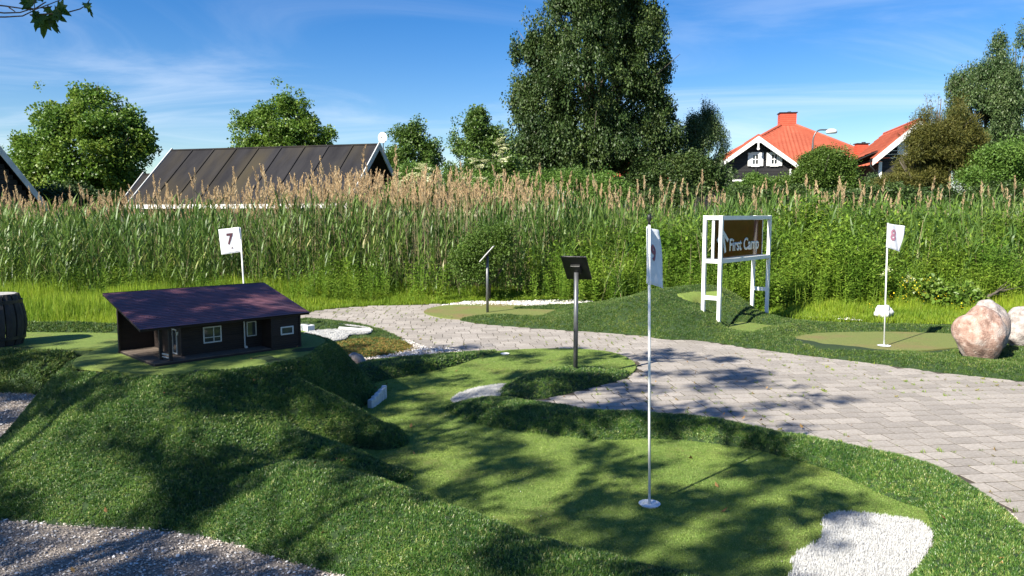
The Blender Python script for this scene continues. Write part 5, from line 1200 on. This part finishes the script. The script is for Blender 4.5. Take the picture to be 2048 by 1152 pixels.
flag((b7.x, Y7, b7.z if b7.z > 0 else 0.0), P(480, 455, Y7), [P(437, 459, Y7 - .04), P(479, 454, Y7), P(484, 503, Y7), P(443, 509, Y7 - .05)], '7', (.34, .64, .34, .80), 1, M['numeral_dark'], 'white flag with a dark 7 on a leaning pole behind the model house', .009, .012, extra=True)
def cup(p, r, label):
    c = empty('hole_cup', p, 0, label, 'hole cup', 'hole cups'); b = MB(); prof = [(r, .006), (r * .93, .0075), (r * .86, .004), (r * .84, -.004)]; k = 28
    for a_, z_ in prof:
        for i in range(k): t = i / k * 2 * math.pi; b.v.append((a_ * math.cos(t), a_ * math.sin(t), z_))
    for i in range(len(prof) - 1):
        for j in range(k): b.f.append((i * k + j, i * k + (j + 1) % k, (i + 1) * k + (j + 1) % k, (i + 1) * k + j))
    b.build('rim', M['white_paint'], c, True)
    d_ = MB(); d_.tube([(0, 0, -.008), (0, 0, .002)], r * .845, k); d_.build('cup_bottom', M['white_paint'], c)
cup((b9.x, b9.y, .018), .060, 'white hole cup at the foot of flag 9 on the near green')
cup((b8.x, b8.y, .071), .075, 'white hole cup at the foot of flag 8')
cc_ = G(1010, 708.5, .014); cup((cc_.x, cc_.y, .018), .052, 'small pale hole cup at the far end of the near green')

# ------------------------------------------------------------------ boulders, stones, barrel
def boulder(name, loc, rx, ry, rz_, seed, mat, label, cat='boulder', lobes=(), det=4, rot=0, rough=.16, taper=0.0):
    import bmesh
    bm = bmesh.new(); bmesh.ops.create_icosphere(bm, subdivisions=det, radius=1)
    for v in bm.verts:
        d_ = v.co.normalized(); n1 = mnoise.noise(d_ * 1.3 + Vector((seed, 0, 0))); n2 = mnoise.noise(d_ * 3.1 + Vector((0, seed, 0))); n3 = mnoise.noise(d_ * 8 + Vector((0, 0, seed)))
        k = 1 + rough * 1.5 * n1 + rough * .55 * n2 + rough * .16 * n3
        p = d_ * k
        tp = 1 - taper * (p.z < 0) * (-p.z)
        v.co = Vector((p.x * rx * tp, p.y * ry * tp, p.z * rz_))
    me = bpy.data.meshes.new(name); bm.to_mesh(me); bm.free(); o = link(name, me, mat, None, True); o.location = loc; o.rotation_euler = (0, 0, rot)
    return tag(o, label, cat)
rb_ = G(1985, 728, .03); boulder('boulder', (rb_.x - .02, rb_.y + .20, .29), .262, .22, .325, 3.3, M['boulder_pink'], 'large pinkish boulder leaning on the turf bank at the right', taper=.40, rough=.15)
rg = P(1972, 640, rb_.y + .50); boulder('boulder', (rg.x, rg.y, .34), .22, .20, .30, 7.7, M['boulder_grey'], 'grey boulder top just behind the large pinkish boulder', rough=.12)
rw = P(2062, 650, 8.7); boulder('boulder', (rw.x, 8.7, .27), .30, .28, .27, 5.2, M['boulder_grey'], 'pale grey boulder cut off by the right edge')
ws = G(1782, 642, 0); boulder('white_rock', (ws.x, ws.y + .25, .11),  .12, .10, .12, 2.2, M['white_stone'], 'rough white rock in the grass behind the pole of flag 8', 'rock', rough=.32)
rs_ = P(714, 728, 7.6); boulder('small_rock', (rs_.x, 7.5, .09), .10, .09, .10, 4.4, M['boulder_grey'], 'small grey rock at the right foot of the mound below the shell bed', 'rock', det=3)
e0_, e1_ = G(741, 820, 0), G(771, 797, 0); ed_ = (e1_ - e0_); ea_ = math.atan2(ed_.y, ed_.x); el_ = ed_.length / 5
for i in range(5):
    g = e0_ + ed_ * ((i + .5) / 5); k = MB(); k.box((-el_ * .49, -.022, -.05), (el_ * .49, .022, .085 + .009 * i)); o = k.build('edging_stone', M['white_stone'], None, bevel=.008); o.location = (g.x, g.y, 0); o.rotation_euler = (0, R(1.5 * (i % 2)), ea_ + R(6 * i - 12))
    tag(o, ['lowest of the five upright white edging stones along the mound', 'second upright white edging stone from the lower end of the row', 'middle one of the five upright white edging stones', 'fourth upright white edging stone from the lower end of the row', 'uppermost of the five upright white edging stones along the mound'][i], 'edging stone', 'white edging stones along the mound')
g = G(785, 886, 0); k = MB(); k.box((-.03, -.03, -.03), (.03, .03, .11)); o = k.build('edging_stone', M['white_stone'], None, bevel=.012); o.location = (g.x, g.y, 0); o.rotation_euler = (0, 0, R(50)); tag(o, 'single white edging stone at the tip of the turf spur', 'edging stone')
for i, (px, py, l) in enumerate(((606, 663, .22), (618, 664, .12))):
    g = G(px, py, .05); k = MB(); k.box((-l / 2, -.05, 0), (l / 2, .05, .10)); o = k.build('white_block', M['white_paint'], None, bevel=.008); o.location = (g.x, g.y, .045); o.rotation_euler = (0, 0, R(-10 + 60 * i))
    tag(o, ['long white block partly hidden by the right wall of the model house', 'short white block end beside the small white turf patch'][i], 'block')
g0 = G(676, 664, .05); g1 = G(742, 667, .05); k = MB(); k.bar((g0.x, g0.y + .05, .085), (g1.x, g1.y + .05, .07), .03, .06); tag(k.build('white_block', M['white_stone'], None, bevel=.01), 'low white edging along the upper side of the small white turf patch', 'block')

bc = P(-4, 690, 7.45); br = empty('barrel', (bc.x, 7.45, .275), R(10), 'old blackened wooden barrel with a pale lid at the left edge', 'barrel')
BHt = .525; nst = 15
def brad(z): t = z / BHt; return .205 + .055 * math.sin(math.pi * min(1, max(0, t)) ** .95)
for i in range(nst):
    a0 = (i + .06) / nst * 2 * math.pi; a1 = (i + .94) / nst * 2 * math.pi; sb = MB(); nz2 = 8; top_z = BHt + random.uniform(-.008, .010); dr_ = random.uniform(-.004, .004)
    for j in range(nz2 + 1):
        z = top_z * j / nz2; r_ = brad(z) + dr_
        for rr2, aa in ((r_, a0), (r_ + .006, (a0 + a1) / 2), (r_, a1), (r_ - .025, a1), (r_ - .025, a0)): sb.v.append((rr2 * math.cos(aa), rr2 * math.sin(aa), z))
    for j in range(nz2):
        for m_ in range(5): n_ = (m_ + 1) % 5; sb.f.append((j * 5 + m_, j * 5 + n_, (j + 1) * 5 + n_, (j + 1) * 5 + m_))
    sb.f.append((4, 3, 2, 1, 0)); sb.f.append(tuple(nz2 * 5 + m_ for m_ in range(5))); sb.build('stave', M['old_barrel'], br)
for z in (.09, .455):
    hb2 = MB()
    for j in range(40):
        t = j / 40 * 2 * math.pi
        for dz_, ex in ((-.016, .008), (-.016, .012), (.016, .012), (.016, .008)): hb2.v.append(((brad(z) + ex) * math.cos(t), (brad(z) + ex) * math.sin(t), z + dz_))
    for j in range(40):
        k2 = (j + 1) % 40
        for m_ in range(4): n_ = (m_ + 1) % 4; hb2.f.append((j * 4 + m_, k2 * 4 + m_, k2 * 4 + n_, j * 4 + n_))
    hb2.build('hoop', M['dark_metal'], br)
MB().tube([(0, 0, BHt - .03), (0, 0, BHt + .006)], .19, 30).build('lid', M['barrel_top'], br)

# ------------------------------------------------------------------ the plane tree that shades the foreground (stands behind the photographer)
def shaded(gx, gy):
    """where on the ground the photo is in leaf shade, 0..1"""
    reg = [(-7.5, 2.0), (-7.5, 7.2), (-5.0, 7.7), (-2.6, 8.3), (-1.6, 8.9), (0.2, 9.0), (1.6, 8.7), (2.5, 8.2), (2.7, 7.0), (3.1, 6.0), (2.7, 5.3), (1.9, 5.0), (2.3, 4.4), (1.75, 3.7), (1.35, 3.1), (1.2, 1.6), (-1, 1.2), (-7, 1.2)]
    return inside(gx, gy, reg)
n = 60000
gx = rng.uniform(-7.5, 3.2, n); gy = rng.uniform(1.2, 9.1, n); zz = rng.uniform(3.9, 7.4, n)
m = shaded(gx, gy)
# light gaps and blotches: an uneven crown
v1_ = np.array([mnoise.noise(Vector((a * 1.6, b * 1.5, 4.2))) + 1.15 * mnoise.noise(Vector((a * 3.9, b * 3.6, 9.1))) for a, b in zip(gx, gy)])
m &= v1_ > .08 + .12 * (gy > 6.9) * (gx > -.3) - .30 * ((gx > -2.7) & (gx < -.5) & (gy > 5.8) & (gy < 7.7))
ed, _ = seg_dist(gx, gy, [(2.7, 8.2), (2.7, 7.0), (3.1, 6.0), (2.4, 4.4), (2.2, 3.6)]); 
gx, gy, zz = gx[m], gy[m], zz[m]; sel = rng.permutation(len(gx))[:2300]; gx, gy, zz = gx[sel], gy[sel], zz[sel]
cx_ = gx - zz * COT * SH.x; cy_ = gy - zz * COT * SH.y
hid = (zz > 1.95 + .34 * np.maximum(cy_, 0)) | (cx_ < -.78 * cy_ - .3) | (cy_ < 0)
cx_, cy_, zz = cx_[hid], cy_[hid], zz[hid]
tb0 = Vector((-7.6, -2.4, -.03)); pt = empty('plane_tree', tb0, 0, 'branch tips of a plane tree with lobed leaves hanging into the top left corner', 'tree')
protos('plane_leaves', [cluster(24, .22, .13, .12, 500 + i, M['shade_leaf'], droop=.3) for i in range(5)])
tag(scatter('crown', 'plane_leaves', np.stack([cx_ - tb0.x, cy_ - tb0.y, zz - tb0.z], 1), scl=rng.uniform(.30, .68, len(cx_)), rot=np.stack([rng.normal(0, .5, len(cx_)), rng.normal(0, .5, len(cx_)), rng.uniform(0, 6.28, len(cx_))], 1), parent=pt), kind='stuff')
tb = MB(); hub = Vector((.5, .3, 2.9)); tb.tube([(0, 0, 0), (.1, .05, 1.5), hub], [.2, .16, .14], 12)
cen = np.stack([cx_ - tb0.x, cy_ - tb0.y, zz - tb0.z], 1)
for i in range(9):
    c0 = cen[rng.integers(0, len(cen))]; near = cen[np.argsort(((cen - c0) ** 2).sum(1))[:60]]; e = Vector(near.mean(0)); mid = hub.lerp(e, .5) + Vector((0, 0, .25))
    tb.tube([hub, mid, e], [.055, .030, .012], 8)
    for p in near[rng.integers(0, 60, 8)]: tb.tube([mid.lerp(e, random.uniform(.1, .9)), Vector(p)], [.014, .004], 5)
tb.build('trunk', M['bark'], pt, True)
# the tips in view
def plane_leaf(seed):
    r_ = random.Random(seed); out2 = [(0, 0), (.10, .02), (.34, -.10), (.30, .10), (.52, .22), (.30, .34), (.36, .62), (.16, .55), (.12, .78), (0, 1.0)]
    V = [(x, y) for x, y in out2] + [(-x, y) for x, y in reversed(out2[1:-1])]
    V = [(x * r_.uniform(.85, 1.1), y, .10 * abs(x) + .12 * math.sin(y * 2.2) * r_.uniform(.5, 1.3)) for x, y in V]; V.append((0, .42, -.03)); c_ = len(V) - 1
    b = MB(); b.add(V, [(i, (i + 1) % c_, c_) for i in range(c_)]); me = b.mesh('leaf'); me.materials.append(M['shade_leaf']); return me
lm = [plane_leaf(i) for i in range(3)]
YS = 3.4
twigs = [[(-60, 5), (10, 12), (45, 17), (68, 20), (100, 8), (135, -6)], [(-60, 18), (8, 26), (40, 25), (62, 18), (88, 15), (104, 13)], [(-60, 34), (10, 34), (45, 32), (70, 20), (68, 5), (72, -8)], [(60, 30), (110, 27), (138, 24), (160, 18), (172, 11), (184, -8)], [(18, 15), (30, 23)], [(70, 18), (85, 8), (92, 4)]]
tw = MB()
for t in twigs: tw.tube([P(a, b_, YS + .02 * math.sin(a)) - tb0 for a, b_ in t], [.0035 - .0022 * i / len(t) for i in range(len(t))], 6)
bs = P(-60, 20, YS) - tb0
tw.tube([hub, hub.lerp(bs, .5) + Vector((0, 0, .35)), bs + Vector((-.25, -.1, .15)), bs], [.06, .03, .012, .006], 8)
tw.build('branch', M['twig'], pt, True)
for i, (px, py, tx_, ty2, wd_) in enumerate(((88, 30, 88, 78, .85), (84, 28, 72, 66, .8), (100, 32, 118, 68, .8), (104, 38, 124, 66, .6), (112, 14, 146, 34, .95), (108, 22, 138, 46, .7), (66, 12, 38, -8, .9), (66, 17, 42, 18, .6), (72, 22, 70, 40, .6), (176, 10, 190, 35, .8), (172, 6, 182, 28, .5), (92, 14, 108, 34, .9), (78, 2, 92, -22, .9))):
    a_ = P(px, py, YS) - tb0; b_ = P(tx_, ty2, YS + random.uniform(-.06, .06)) - tb0; d_ = b_ - a_; lnn = d_.length * 1.0
    o = bpy.data.objects.new('leaf', lm[i % 3]); COL.objects.link(o); o.parent = pt; o.location = a_
    up = Vector((random.uniform(-.5, .5), -1, random.uniform(-.2, .9))).normalized(); yv = d_.normalized(); xv = yv.cross(up).normalized(); zv = xv.cross(yv)
    from mathutils import Matrix
    o.rotation_euler = Matrix((xv, yv, zv)).transposed().to_euler(); o.scale = (lnn * wd_, lnn, lnn)
